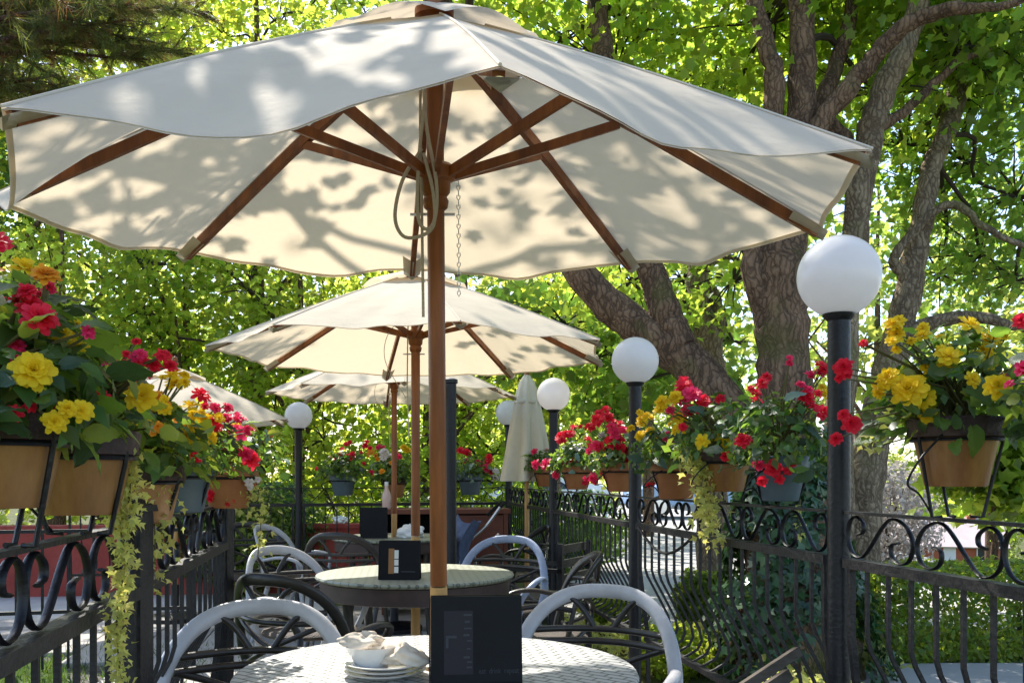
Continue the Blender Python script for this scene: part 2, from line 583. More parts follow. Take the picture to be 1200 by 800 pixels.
def clump_points(rng, c, rad, n, per=14, spread=0.2):
    """leaf positions in a ragged ellipsoid: sprays of leaves around random twig ends; also the twig ends"""
    rad = np.array(rad if hasattr(rad, '__len__') else (rad, rad, rad * 0.8))
    nt = max(1, n // per)
    d = rng.normal(size=(nt * 2, 3))
    d /= np.linalg.norm(d, axis=1, keepdims=True)
    r = rng.uniform(0.25, 1.0, size=(nt * 2, 1)) ** 0.5
    # uneven outline: lobes of different reach
    lob = 1 + 0.28 * np.sin(d[:, :1] * 5.1 + c[0] * 3) * np.sin(d[:, 1:2] * 4.3 + c[1] * 2) + 0.2 * np.sin(d[:, 2:3] * 6 + c[2])
    tw = (d * r * lob) * rad
    keep = (np.sin(tw[:, 0] * 4.1 / max(.5, rad[0]) + c[0] * 7) + np.sin(tw[:, 1] * 3.7 + c[1] * 5) + np.sin(tw[:, 2] * 5.3 / max(.5, rad[2]) + c[2] * 3)) > -0.75
    tw = tw[keep][:nt] + np.array(c)
    k = len(tw)
    p = np.repeat(tw, per, axis=0) + rng.normal(scale=spread, size=(k * per, 3)) * np.array([1, 1, .6])
    return p, tw


# ================================================================== the setting
def terrain(x, y):
    d = max(0.0, x - 5.0 - 0.0 * y)
    return -0.035 - 0.2 * d * min(1.0, d / 6.0) + 0.05 * math.sin(x * .31) * math.sin(y * .27) * min(1, max(0, (y - 12) / 10))


def sheet(name, x0, x1, y0, y1, nx, ny, lift, m):
    g = MB()
    g.grid(lambda u, v: (x0 + (x1 - x0) * u, y0 + (y1 - y0) * v, terrain(x0 + (x1 - x0) * u, y0 + (y1 - y0) * v) + lift), nx, ny)
    o = g.build(name, m, None, 2)
    tag(o, kind='structure')
    return o


ground = MB()
xs = sorted(set([-600, -300, -150, -80, -50] + list(range(-40, 62, 2)) + [70, 80, 100, 130, 180]))
ys = sorted(set([-60, -30, -12] + list(range(-6, 62, 2)) + [70, 80, 95, 110, 150, 250, 500, 1200]))
for i, x in enumerate(xs):
    for y in ys:
        ground.v.append((x, y, terrain(x, y) if x <= 60 else terrain(60, y)))
ny = len(ys)
for i in range(len(xs) - 1):
    for j in range(ny - 1):
        a = i * ny + j
        ground.f.append((a, a + ny, a + ny + 1, a + 1))
o = ground.build('ground', 'ground', None, 2)
tag(o, kind='structure')

sheet('road', .5, 11.0, 7.3, 40, 26, 32, 0.006, 'asphalt')
sheet('footpath', 1.95, 7.5, 3.2, 5.95, 12, 6, 0.008, 'asphalt')
sheet('pavement', -11.0, -1.75, 6.75, 9.6, 10, 3, 0.008, 'concrete')
lawn = sheet('lawn', -8.0, -1.2, 2.0, 6.75, 10, 8, 0.006, 'lawn')

# fence lines: x = c - 0.175 y
SL = 0.175
RX, LX = 1.49, -0.50


def rf(y, off=0.0):
    return Vector((RX - SL * y + off, y, 0))


def lf(y, off=0.0):
    return Vector((LX - SL * y + off, y, 0))


# terrace floor of paving slabs: the base carries the slabs
fl = MB()
b0, b1, b2, b3 = lf(0.2, -.06), rf(0.2, .08), rf(8.95, .08), Vector((-4.6, 7.9, 0))
fl.v += [(p.x, p.y, z) for z in (-.3, -.028) for p in (b0, b1, b2, b3, lf(3.5, -.06))]
fl.f += [(0, 1, 2, 3, 4)[::-1], (5, 6, 7, 8, 9)] + [(i, (i + 1) % 5, 5 + (i + 1) % 5, 5 + i) for i in range(5)]
floor = fl.build('terrace_floor', 'joint')
tag(floor, kind='structure')
rng = random.Random(5)
slab_meshes = []
for k in range(4):
    g = MB()
    s = 0.196
    t = 0.03
    g.v += [(-s, -s, 0), (s, -s, 0), (s, s, 0), (-s, s, 0), (-s, -s, t - .004), (s, -s, t - .004), (s, s, t - .004), (-s, s, t - .004),
            (-s + .005, -s + .005, t), (s - .005, -s + .005, t), (s - .005, s - .005, t), (-s + .005, s - .005, t)]
    g.f += [(0, 1, 5, 4), (1, 2, 6, 5), (2, 3, 7, 6), (3, 0, 4, 7), (4, 5, 9, 8), (5, 6, 10, 9), (6, 7, 11, 10), (7, 4, 8, 11), (8, 9, 10, 11)]
    slab_meshes.append(g.mesh('paving_slab', 'paving' if k % 2 else 'paving_b'))
phi = math.atan(SL)
for i in range(-9, 6):
    for j in range(0, 23):
        # grid along the fence direction
        u, w = 0.21 + i * 0.4, 0.5 + j * 0.4
        x = u * math.cos(phi) - w * math.sin(phi) + .5
        y = u * math.sin(phi) + w * math.cos(phi)
        if x > rf(y).x - .18 or y > 8.7 + .27 * x - .15 or y < .4:
            continue
        if x < lf(y).x + .18 and (y < 3.75 or y < 4.2 + (-x - 1.3) * 1.05):
            continue
        add('paving_slab', slab_meshes[rng.randrange(4)], floor, (x, y, -.028 + rng.uniform(-.0015, .0015)), (0, 0, phi + rng.uniform(-.006, .006)))

# ------------------------------------------------------------------ wrought iron fence
BELLY = [(0, .955), (0, .74), (.012, .70), (.075, .585), (.125, .49), (.135, .44), (.115, .40), (.07, .375), (.045, .365)]
SCROLL = [(.17, .56), (.25, .62), (.25, .82), (.14, .97), (.04, .86), (.0, .55), (.04, .2), (.16, .03), (.30, .14), (.55, .78), (.70, .98), (.88, .85),
          (.98, .5), (.93, .12), (.80, .02), (.69, .15), (.68, .40), (.78, .47)]
MESH_CACHE = {}


def baluster_mesh(sgn):
    k = ('bal', sgn)
    if k not in MESH_CACHE:
        g = MB()
        g.tube([(0, sgn * a, z) for a, z in BELLY], 0.0075, 4, phase=PI / 4)
        MESH_CACHE[k] = g.mesh('baluster', 'iron_worn')
    return MESH_CACHE[k]


def scroll_mesh(L, mir):
    k = ('scr', round(L, 3), mir)
    if k not in MESH_CACHE:
        pts = [((1 - x) * L if mir else x * L, 0, .968 + z * .126) for x, z in SCROLL]
        g = MB()
        g.tube(catmull(pts, 4), .004, 6, wide=(Vector((0, 1, 0)), 2.0))
        MESH_CACHE[k] = g.mesh('scroll', 'iron', True)
    return MESH_CACHE[k]


def fence_panel(a, b, outward, label, swag=None, bars=True):
    """a panel between two posts: flat top rail, scroll band, mid rail, bellied bars, bottom rail"""
    a, b = Vector(a), Vector(b)
    d = b - a
    L = d.length
    t = thing('iron_fence', label, 'fence', a, math.atan2(d.y, d.x), 'scrolled iron fence panels round the terrace')
    g = MB()
    g.box((0, -.013, 1.097), (L, .013, 1.106))
    g.build('top_rail', 'iron_worn', t)
    g = MB()
    g.box((0, -.019, .935), (L, .019, .964))
    g.build('mid_rail', 'iron_worn', t)
    g = MB()
    ob = outward * .045
    g.box((0, ob - .016, .345), (L, ob + .016, .368))
    g.build('bottom_rail', 'iron_worn', t)
    for x in (.02, L - .02):
        g = MB()
        g.tube([(x, 0, .95), (x, 0, .72), (x, ob, .355), (x, ob, -.04)], .013, 4, phase=PI / 4)
        g.build('side_stile', 'iron_worn', t)
    n = max(2, int(round(L / .105)))
    for i in range(1, n):
        add('baluster', baluster_mesh(outward), t, (L * i / n, 0, 0))
    k = max(2, 2 * int(round(L / .72)))
    SLn = L / k
    for i in range(k):
        add('scroll', scroll_mesh(SLn * .985, i % 2 == 1), t, (SLn * i + .003, 0, 0))
    if swag:
        g = MB()
        x0, x1 = swag
        g.tube([(x0 + (x1 - x0) * q / 12, -outward * .022, .945 - .10 * math.sin(PI * q / 12)) for q in range(13)], .007, 6)
        g.build('swag', 'iron', t, True)
    return t


RP = [rf(2.76), rf(4.77), rf(6.73), rf(8.70)]     # lamp post feet along the street side
fence_panel(rf(.75), rf(2.71), -1, 'scrolled iron fence panel below the yellow begonia, in front of the clipped hedge')
fence_panel(rf(2.82), rf(4.71), -1, 'scrolled iron fence panel in front of the ivy covered tree trunk', swag=(1.1, 1.85))
fence_panel(rf(4.83), rf(6.67), -1, 'scrolled iron fence panel below the terracotta pots, before the pale road')
fence_panel(rf(6.79), rf(8.64), -1, 'scrolled iron fence panel running into the far corner beside the closed parasol')
fence_panel(lf(.68), lf(2.02), 1, 'scrolled iron fence panel carrying the two big ochre pots')
fence_panel(lf(2.08), lf(3.39), 1, 'scrolled iron fence panel between the two square posts, under the trailing ivy')
# back of the terrace, seen across the tables
BK0 = Vector((-.06, 8.70, 0))
BKd = Vector((1, .27, 0)).normalized()
bk = [BK0 - BKd * s for s in (0.03, 1.93, 1.99, 3.89)]
fence_panel(bk[1], bk[0], 1, 'scrolled iron fence panel behind the low cabinet')
fence_panel(bk[3], bk[2], 1, 'scrolled iron fence panel behind the red wall')


def square_post(p, label):
    t = thing('fence_post', label, 'post', p, -math.atan(SL) + 0, 'square posts of the terrace fence')
    g = MB()
    g.box((-.026, -.026, 0), (.026, .026, 1.13))
    g.build('shaft', 'iron_worn', t)
    g = MB()
    g.box((-.034, -.034, 1.13), (.034, .034, 1.145))
    g.v += [(-.03, -.03, 1.145), (.03, -.03, 1.145), (.03, .03, 1.145), (-.03, .03, 1.145), (0, 0, 1.165)]
    q = len(g.v) - 5
    g.f += [(q, q + 1, q + 4), (q + 1, q + 2, q + 4), (q + 2, q + 3, q + 4), (q + 3, q, q + 4)]
    g.build('cap', 'iron_worn', t)
    return t


square_post(lf(2.05), 'dark square iron fence post with the yellow green vine hanging beside it')
square_post(lf(3.42), 'dark square iron fence post at the end of the fence, under red flowers')
square_post(lf(.65), 'dark square iron fence post where the ochre pot panel starts')

# ------------------------------------------------------------------ lamp posts with opal globes
globe_mesh = MB()
prof = [(0.125 * math.sin(PI * (i / 20) * .88 + PI * .12), -0.125 * math.cos(PI * (i / 20) * .88 + PI * .12)) for i in range(21)]
prof[-1] = (0.0, .125)
globe_mesh = globe_mesh.lathe(prof, 40).mesh('globe', 'opal', 2)


def lamp_post(p, label, zc=1.825, globe=True, r=.034, top=None):
    t = thing('lamp_post', label, 'street lamp' if globe else 'post', p, 0, 'globe lamps round the terrace' if globe else None)
    zt = zc - .118 if globe else top
    g = MB()
    g.lathe([(r * 1.8, -.03), (r * 1.8, .02), (r * 1.35, .05), (r * 1.05, .09), (r, .1), (r, zt)], 24)
    g.build('pole', 'iron', t, True)
    g = MB()
    if globe:
        g.lathe([(r * .98, zt - .02), (r * 1.1, zt - .015), (r * 1.42, zt - .004), (r * 1.42, zt + .008), (r * 1.2, zt + .012), (0, zt + .012)], 24)
        g.build('collar', 'iron', t, True)
        add('globe', globe_mesh, t, (0, 0, zc))
    else:
        g.lathe([(r, zt - .01), (r * 1.25, zt - .005), (r * 1.25, zt + .02), (r * .6, zt + .03), (0, zt + .03)], 24)
        g.build('cap', 'iron', t, True)
    return t


lamp_post(RP[0], 'black globe lamp post beside the yellow begonia pot, before the big tree')
lamp_post(RP[1], 'black globe lamp post between terracotta pots, before the leaning tree limb')
lamp_post(RP[2], 'black globe lamp post just right of the closed parasol')
lamp_post(RP[3], 'black globe lamp post half hidden behind the closed parasol')
lamp_post(bk[2] + Vector((.03, .008, 0)), 'black globe lamp post rising behind the red wall, beside the blue hanging pot', zc=1.765)
lamp_post(Vector((-.43, 6.3, 0)), 'plain black post with flat cap and no globe, among the tables', globe=False, r=.039, top=1.87)

# ------------------------------------------------------------------ red rendered wall and rails on the left
wd = Vector((1, .12, 0)).normalized()
W1 = Vector((-.6, 9.85, 0))
W0 = W1 - wd * 8.0
t = thing('low_wall', 'low dark red rendered wall along the back of the terrace', 'wall', W0, math.atan2(wd.y, wd.x))
g = MB()
g.box((0, -.11, -.05), (8.0, .11, .655))
g.build('wall_body', 'red_wall', t)
g = MB()
g.box((-.02, -.135, .657), (8.02, .135, .70))
g.build('coping', 'red_wall', t)
# railing across the pavement on the left
r0, r1 = Vector((-4.6, 5.1, 0)), Vector((-2.05, 5.75, 0))
d = r1 - r0
t = thing('iron_railing', 'plain black iron railing standing on the lawn before the red wall', 'railing', r0, math.atan2(d.y, d.x))
L = d.length
for z in (.86, .36):
    g = MB()
    g.box((0, -.012, z), (L, .012, z + .022))
    g.build('rail', 'iron', t)
g = MB()
g.box((-.007, -.007, .02), (.007, .007, .858))
bm_ = g.mesh('bar', 'iron')
for i in range(1, 18):
    add('bar', bm_, t, (L * i / 18, 0, 0))
g = MB()
g.box((-.02, -.02, -.04), (.02, .02, .93))
pm_ = g.mesh('post', 'iron')
for x in (0, L / 2, L):
    add('post', pm_, t, (x, 0, 0))


# ================================================================== parasols
def rib_pt(s, a, Rr, drop):
    """a point on the top line of a rib: s = 0 apex .. 1 tip"""
    r = Rr * s
    return Vector((r * math.sin(a), r * math.cos(a), drop * (1 - s) + .012 * math.sin(PI * s)))


def parasol(label, foot, rim, drop, Rr, az, tilt=(0, 0), sag=.05, rope=False, seed=1, pole_r=.0205, split=.98):
    """open market parasol: pole with sunlight painted on its lower part, finial, runner, eight ribs and struts, eight canopy panels with sag, vent cap"""
    rr = random.Random(seed)
    t = thing('parasol', label, 'parasol', foot, 0, 'open canvas parasols over the tables')
    t.rotation_euler = (tilt[0], tilt[1], 0)
    z0 = rim                                  # height of the rim plane above the foot
    g = MB()
    g.tube([(0, 0, split), (0, 0, z0 + drop + .01)], pole_r, 20)
    g.build('pole', 'wood', t, True)
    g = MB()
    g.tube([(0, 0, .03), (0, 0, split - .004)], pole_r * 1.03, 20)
    g.build('lower_pole_sunlit', 'wood_pale_and_sunlit', t, True)  # same wood as above; sunlight below the canopy put into this paler colour
    g = MB()
    g.lathe([(.22, 0), (.22, .035), (.19, .05), (.05, .065), (.034, .08), (.034, .3), (.0, .3)], 32)
    g.build('base', 'iron', t, True)
    g = MB()
    g.lathe([(.024, z0 + drop - .02), (.045, z0 + drop - .012), (.045, z0 + drop + .005), (.0, z0 + drop + .005)], 20)
    g.build('crown_hub', 'wood', t, True)
    g = MB()
    g.lathe([(.03, z0 + drop + .035), (.033, z0 + drop + .05), (.02, z0 + drop + .06), (.026, z0 + drop + .075), (.016, z0 + drop + .1), (0, z0 + drop + .108)], 16)
    g.build('finial', 'wood', t, True)
    zr = z0 + .085
    g = MB()
    g.lathe([(pole_r + .002, zr - .075), (.028, zr - .07), (.031, zr - .055), (.026, zr - .045), (.034, zr - .035), (.036, zr - .012), (.046, zr - .006), (.048, zr + .02), (.036, zr + .03), (pole_r + .002, zr + .034)], 24)
    g.build('runner', 'wood', t, True)
    g = MB()
    g.tube([(-.06, 0, zr - .085), (.045, 0, zr - .085)], .0035, 8)
    g.build('locking_pin', 'steel', t, True)
    for k in range(8):
        a = az + k * PI / 4
        p0 = rib_pt(.035, a, Rr, drop) + Vector((0, 0, z0 - .020))
        p1 = rib_pt(.5, a, Rr, drop) + Vector((0, 0, z0 - .021))
        p2 = rib_pt(.985, a, Rr, drop) + Vector((0, 0, z0 - .021))
        g = MB()
        g.bar(p0, p1, .017, .026)
        g.bar(p1, p2, .017, .024)
        rb = g.build('rib', 'wood', t)
        g = MB()
        g.lathe([(.0, -.007), (.007, -.006), (.007, .006), (.0, .007)], 10)
        cp = g.build('end_cap', 'brass', rb, True, loc=p2 + Vector((math.sin(a) * .004, math.cos(a) * .004, -.004)))
        q = rib_pt(.45, a, Rr, drop) + Vector((0, 0, z0 - .036))
        s = Vector((math.sin(a) * .04, math.cos(a) * .04, zr + .005))
        g = MB()
        g.bar(s, q, .013, .022)
        g.build('strut', 'wood', t)
        # pocket where the rib tip is held
        g = MB()
        c0 = rib_pt(.90, a, Rr, drop) + Vector((0, 0, z0 - .037))
        c1 = rib_pt(1.0, a, Rr, drop) + Vector((0, 0, z0 - .034))
        sd = Vector((math.cos(a), -math.sin(a), 0))
        g.v += [tuple(c0 - sd * .035 + Vector((0, 0, .02))), tuple(c0 + Vector((0, 0, -.0))), tuple(c0 + sd * .035 + Vector((0, 0, .02))),
                tuple(c1 - sd * .028 + Vector((0, 0, .02))), tuple(c1 + Vector((0, 0, .0))), tuple(c1 + sd * .028 + Vector((0, 0, .02)))]
        g.f += [(0, 1, 4, 3), (1, 2, 5, 4), (3, 4, 5)]
        g.build('rib_pocket', 'canvas_pocket', t, 2)
    S0 = .15
    for k in range(8):
        a0, a1 = az + k * PI / 4, az + (k + 1) * PI / 4
        am = (a0 + a1) / 2
        sg = sag * (1.1 if math.cos(am) < -.35 else (.75 if math.cos(am) > .3 else .6)) * rr.uniform(.85, 1.2)
        ph = rr.uniform(0, 6)

        def pt(u, v, off=0.0):
            s = S0 + (1 - S0) * v
            A, B = rib_pt(s, a0, Rr, drop), rib_pt(s, a1, Rr, drop)
            p = A.lerp(B, u)
            w = math.sin(PI * u)
            p.z += z0 + off - sg * w ** 1.5 * (.15 * s + .85 * s ** 3)
            p.z += (.0035 * math.sin(9 * u + ph + 4 * s) + .0024 * math.sin(23 * u + 2 * ph - 7 * s) + .005 * s ** 6 * math.sin(14 * u + 3 * ph)) * w * s
            inn = .028 * w * s ** 4
            p.x *= 1 - inn
            p.y *= 1 - inn
            return p
        g = MB()
        g.grid(lambda u, v: pt(u, v), 18, 16)
        pa = g.build('canopy_panel', 'canvas', t, 2)
        g = MB()
        g.tube([rib_pt(S0 + (1 - S0) * q / 14, a0, Rr, drop) + Vector((0, 0, z0 + .0015)) for q in range(15)], .0028, 5)
        g.build('seam', 'canvas_trim', pa, True)
        # hem sewn under the edge
        g = MB()
        g.grid(lambda u, v: pt(u, .986 + .014 * v, -.003), 18, 1)
        g.build('hem', 'canvas_trim', pa, 2)
    # vent cap over the opening
    g = MB()
    n = 64

    def capfn(u, v):
        a = az + u * 2 * PI
        w = abs(math.sin(4 * (u * 2 * PI)))
        s = .02 + .25 * v
        c = math.cos(PI / 8) / math.cos(((u * 8) % 1 - .5) * PI / 4)
        p = rib_pt(s, a, Rr, drop)
        k = 1 + (c - 1) * v
        return (p.x * k, p.y * k, p.z + z0 + .022 + .016 * w * v - .012 * v * (1 - w))
    g.grid(capfn, n, 6)
    g.build('vent_cap', 'canvas', t, 2)
    # pull cord and chain
    if rope:
        g = MB()
        x, y = -.030, -.026
        top = z0 + drop - .06
        g.tube([(x, y, top), (x - .002, y, zr + .1), (x, y - .004, zr - .02), (x + .001, y, z0 - .24)], .0034, 8)
        g.tube(catmull([(x + .006, y - .004, top), (x + .012, y - .016, zr + .12), (x + .036, y - .03, zr - .02), (x + .034, y - .034, zr - .10), (x + .016, y - .036, zr - .13), (x - .006, y - .03, zr - .1), (x - .004, y - .026, zr + .02), (x + .01, y - .016, zr + .16)], 6), .0042, 8)
        g.tube(catmull([(x + .004, y - .03, zr + .05), (x - .04, y - .034, zr - .02), (x - .058, y - .036, zr - .10), (x - .04, y - .036, zr - .145), (x + .0, y - .036, zr - .145), (x + .03, y - .036, zr - .12), (x + .03, y - .032, zr - .05), (x + .008, y - .03, zr + .04)], 6), .0042, 8)
        g.build('pull_cord', 'rope', t, True)
        g = MB()
        cx, cy = .054, -.01
        for q in range(24):
            z = zr - .01 - q * .011
            ax = Vector((.0032, 0, 0)) if q % 2 else Vector((0, .0032, 0))
            g.tube([Vector((cx, cy, z)) + ax, Vector((cx, cy, z - .006)) + ax * 1.2, Vector((cx, cy, z - .013)) + ax * 0, Vector((cx, cy, z - .006)) - ax * 1.2, Vector((cx, cy, z)) - ax], .0012, 5)
        g.build('pin_chain', 'steel', t, True)
    else:
        g = MB()
        x, y = -.026, -.024
        g.tube([(x, y, z0 + drop - .06), (x - .01, y, zr), (x - .012, y - .004, zr - .25), (x - .004, y, zr - .5)], .0035, 6)
        g.tube(catmull([(x, y, zr + .1), (x - .10, y, zr + .02), (x - .12, y, zr - .12), (x - .02, y, zr - .3)], 6), .0018, 5)
        g.build('pull_cord', 'rope', t, True)
    return t


# the near parasol leans a little towards the camera
TILT = .0945
ca, sa = math.cos(TILT), math.sin(TILT)
RIM1 = (EYE + .6147) / ca
foot1 = Vector((-.179, 2.1045 + RIM1 * sa, 0))
parasol('large cream canvas parasol leaning over the table with black menu holder, sun dappled underneath', foot1, RIM1, .455, .98, -.168, (TILT, 0), .052, True, 3, split=.95)
U2 = at(487, 558, 4.4)
parasol('cream canvas parasol over the green topped table with pale chairs', (U2.x, U2.y, 0), EYE + .60, .40, .98, -.284, (0, 0), .010, False, 8, .022, split=.92)
U3 = at(462, 558, 7.05)
parasol('cream canvas parasol over the far table with white napkins, beside the capped black post', (U3.x, U3.y, 0), EYE + .645, .40, .98, -.20, (0, 0), .012, False, 9, .022, split=.92)
U4 = at(205, 558, 7.55)
parasol('cream canvas parasol standing off to the side behind the orange and red flowers', (U4.x, U4.y, 0), EYE + .475, .43, .98, .1, (0, 0), .03, False, 11, .022, split=.9)


def closed_parasol(p, label):
    t = thing('closed_parasol', label, 'parasol', p)
    g = MB()
    g.tube([(0, 0, .04), (0, 0, 2.06)], .02, 16)
    g.build('pole', 'wood_pale_and_sunlit', t, True)
    g = MB()
    g.lathe([(.2, 0), (.2, .03), (.04, .06), (.03, .2), (0, .2)], 24)
    g.build('base', 'iron', t, True)
    prof, top, bot = [], 2.085, 1.17
    for i in range(15):
        q = i / 14
        r = .020 + .158 * q ** .5 + .03 * max(0, q - .75)
        prof.append((r, top - (top - bot) * q))

    def fold(a, i):
        q = i / 14
        return 1 + (.06 + .26 * q) * math.cos(8 * a + .5 * math.sin(a * 2) + .8 * q) + .08 * q * math.cos(3 * a + 1)
    g = MB()
    g.lathe(prof[::-1], 96, fn=lambda a, i: fold(a, 14 - i))
    g.f = [f for f in g.f if len(f) == 4]
    g.build('folded_canopy', 'canvas_stripe', t, 2)
    g = MB()
    g.lathe([(.105, 1.83), (.112, 1.835), (.108, 1.86), (.098, 1.865)], 32)
    g.f = [f for f in g.f if len(f) == 4]
    g.build('tie_band', 'canvas_trim', t, 2)
    g = MB()
    g.lathe([(.02, 2.07), (.026, 2.085), (.014, 2.1), (.018, 2.12), (0, 2.135)], 12)
    g.build('finial', 'wood', t, True)
    return t


closed_parasol(Vector((.128, 7.7, 0)), 'closed striped grey and cream parasol on a wooden pole')


# ================================================================== tables
def table(label, p, Rt, top_mat, z=.735):
    t = thing('round_table', label, 'table', p, 0, 'round terrace tables')
    g = MB()
    n = 64
    g.lathe([(Rt - .012, z - .022), (Rt, z - .016), (Rt + .004, z - .008), (Rt, z), (Rt - .012, z + .002), (.034, z + .002), (.03, z - .004), (.03, z - .022)], n)
    g.build('table_top', top_mat, t, True)
    g = MB()
    g.lathe([(Rt - .035, z - .105), (Rt - .02, z - .1), (Rt - .018, z - .026), (Rt - .04, z - .024)], n)
    g.f = [f for f in g.f if len(f) == 4]
    g.build('apron', 'apron', t, True)
    for k in range(4):
        a = PI / 4 + k * PI / 2
        c, s = math.cos(a), math.sin(a)
        g = MB()
        g.tube([(c * (Rt - .07), s * (Rt - .07), z - .03), (c * (Rt - .10), s * (Rt - .10), z - .3), (c * (Rt - .05), s * (Rt - .05), .0)], [.026, .02, .016], 12)
        g.build('leg', 'chair_dark', t, True)
    g = MB()
    for k in range(4):
        a, b = PI / 4 + k * PI / 2, PI / 4 + (k + 1) * PI / 2
        q = Rt - .09
        g.tube([(math.cos(a) * q, math.sin(a) * q, .3), (math.cos(b) * q, math.sin(b) * q, .3)], .009, 8)
    g.build('stretcher', 'chair_dark', t, True)
    return t


TZ = .737
T1 = Vector((-.182, 2.205, 0))
T2 = Vector((U2.x, U2.y, 0))
T3 = Vector((U3.x, U3.y, 0))
table('round white woven table carrying the plates and the largest menu holder', T1, .487, 'table_white')
table('round pale green table under the second parasol, with a small picture menu holder', T2, .48, 'table_green')
table('round pale green table farthest back, with white napkins', T3, .48, 'table_green')


# ================================================================== chairs
def make_chair(frame_mat, lattice_mat):
    """round-backed terrace chair: broad hoop, crossed lattice, round seat, arms running into the front legs"""
    parts = []

    def hoop_pt(tt):
        c, s = math.cos(tt), math.sin(tt)
        x = .265 * math.copysign(abs(c) ** .72, c)
        z = .51 + .315 * abs(s) ** .80
        y = -.235 - .16 * (z - .42) + .13 * (x / .265) ** 2
        return Vector((x, y, z))
    pts = [hoop_pt(PI * i / 32) for i in range(33)]
    lo = [Vector((.235, -.10, .40)), Vector((.255, -.105, .46))]
    full = [lo[0], lo[1]] + pts + [Vector((-.255, -.105, .46)), Vector((-.235, -.10, .40))]
    mid = Vector((0, -.2, .5))
    wide = []
    for p in full:
        w = p - mid
        w.y = 0
        wide.append(w)
    g = MB()
    g.tube(full, .011, 12, wide=(wide, 2.2))
    parts.append(('back_frame', g.mesh('back_frame', frame_mat, 2)))

    def back(x, z):
        return Vector((x, -.235 - .16 * (z - .42) + .13 * (x / .265) ** 2, z))
    for z, hw in ((.70, .215), (.66, .228)):
        g = MB()
        g.tube([back(-hw + 2 * hw * i / 8, z) for i in range(9)], .0115, 8)
        parts.append(('back_bar', g.mesh('back_bar', lattice_mat, True)))
    for sgn in (-1, 1):
        g = MB()
        g.tube([back(sgn * (-.22 + .44 * i / 8), .46 + .20 * i / 8) for i in range(9)], .0105, 8)
        parts.append(('back_brace', g.mesh('back_brace', lattice_mat, True)))
        g = MB()
        g.tube([back(sgn * (.03 + .11 * i / 6), .70 + .105 * math.sin(PI / 2 * i / 6 * 1.05)) for i in range(7)], .010, 8)
        parts.append(('back_scroll', g.mesh('back_scroll', lattice_mat, True)))
    g = MB()
    g.tube([back(.238, .47), back(-.238, .47)], .009, 8)
    parts.append(('back_bar', g.mesh('back_bar', lattice_mat, True)))
    g = MB()
    g.lathe([(.0, .415), (.2, .415), (.232, .425), (.238, .438), (.225, .45), (.1, .444), (0, .442)], 40)
    parts.append(('seat', g.mesh('seat', 'seat_dark', True)))
    for sx in (-1, 1):
        g = MB()
        g.tube([(sx * .19, .13, .43), (sx * .20, .16, .25), (sx * .215, .19, 0)], [.017, .015, .013], 10)
        parts.append(('leg', g.mesh('leg', frame_mat, True)))
        g = MB()
        g.tube([(sx * .235, -.10, .42), (sx * .22, -.17, .22), (sx * .225, -.24, 0)], [.017, .015, .013], 10)
        parts.append(('leg', g.mesh('leg', frame_mat, True)))
        g = MB()
        g.tube(catmull([back(sx * .262, .60), (sx * .285, .02, .625), (sx * .27, .14, .60), (sx * .215, .17, .52), (sx * .195, .135, .435)], 5), .0125, 10, wide=(Vector((1, 0, 0)), 1.5))
        parts.append(('arm', g.mesh('arm', frame_mat, True)))
    return parts


CH = {'pale': make_chair('chair_pale', 'chair_dark'), 'dark': make_chair('chair_dark', 'chair_dark'), 'blue': make_chair('chair_blue', 'chair_dark')}


def chair(kind, x, y, face, label):
    """face: point the sitter looks at"""
    rz = math.atan2(-(face[0] - x), face[1] - y)
    t = thing('terrace_chair', label, 'chair', (x, y, 0), rz, 'round backed chairs at the tables')
    for nm, me in CH[kind]:
        add(nm, me, t)
    return t


chair('pale', -.70, 2.36, (-.56, 1.30), 'pale grey round backed chair in full sun at the white table with plates')
chair('pale', .215, 2.74, (T1.x + .12, T1.y - .25), 'pale grey round backed chair at the white table, beside the street side fence')
chair('dark', -.80, 3.62, (T2.x + .05, T2.y), 'dark brown round backed chair between the white table and the green table')
chair('dark', .13, 4.33, (T2.x, T2.y - .1), 'dark brown round backed chair turned sideways, street side of the green table')
chair('pale', -1.02, 4.52, (T2.x, T2.y - .25), 'pale grey round backed chair on the wall side of the green table')
chair('blue', -.10, 5.23, (T2.x + .1, T2.y), 'bluish grey round backed chair behind the green table, with sun on its top')
chair('dark', -1.10, 6.1, (T3.x, T3.y), 'dark brown round backed chair before the farthest table, back to the camera')
chair('pale', -1.62, 6.72, (T3.x, T3.y - .5), 'pale grey round backed chair at the farthest table, next to the red wall')
chair('dark', -2.02, 6.95, (-1.5, 5.6), 'dark brown round backed chair standing alone against the red wall')
chair('dark', .0, 6.9, (T3.x, T3.y + .2), 'dark brown round backed chair near the closed parasol')


# square-framed dark chair by the fence
t = thing('square_chair', 'black square framed chair beside the street fence, behind the sideways chair', 'chair', (.20, 5.75, 0), R(62))
g = MB()
g.box((-.22, -.22, .42), (.22, .22, .455))
g.build('seat', 'seat_dark', t)
g = MB()
for sx in (-1, 1):
    g.box((sx * .215 - .016, -.235, .62), (sx * .215 + .016, .2, .645))
    g.box((sx * .215 - .014, .17, .456), (sx * .215 + .014, .198, .619))
g.build('armrest', 'iron', t)
for z in (.56, .65, .74):
    g = MB()
    g.box((-.2, -.236, z), (.2, -.214, z + .05))
    g.build('back_slat', 'iron', t)
for sx in (-1, 1):
    g = MB()
    g.box((sx * .215 - .016, -.24, 0), (sx * .215 + .016, -.208, .80))
    g.build('leg', 'iron', t)
    g = MB()
    g.box((sx * .2 - .014, .17, 0), (sx * .2 + .014, .198, .419))
    g.build('leg', 'iron', t)


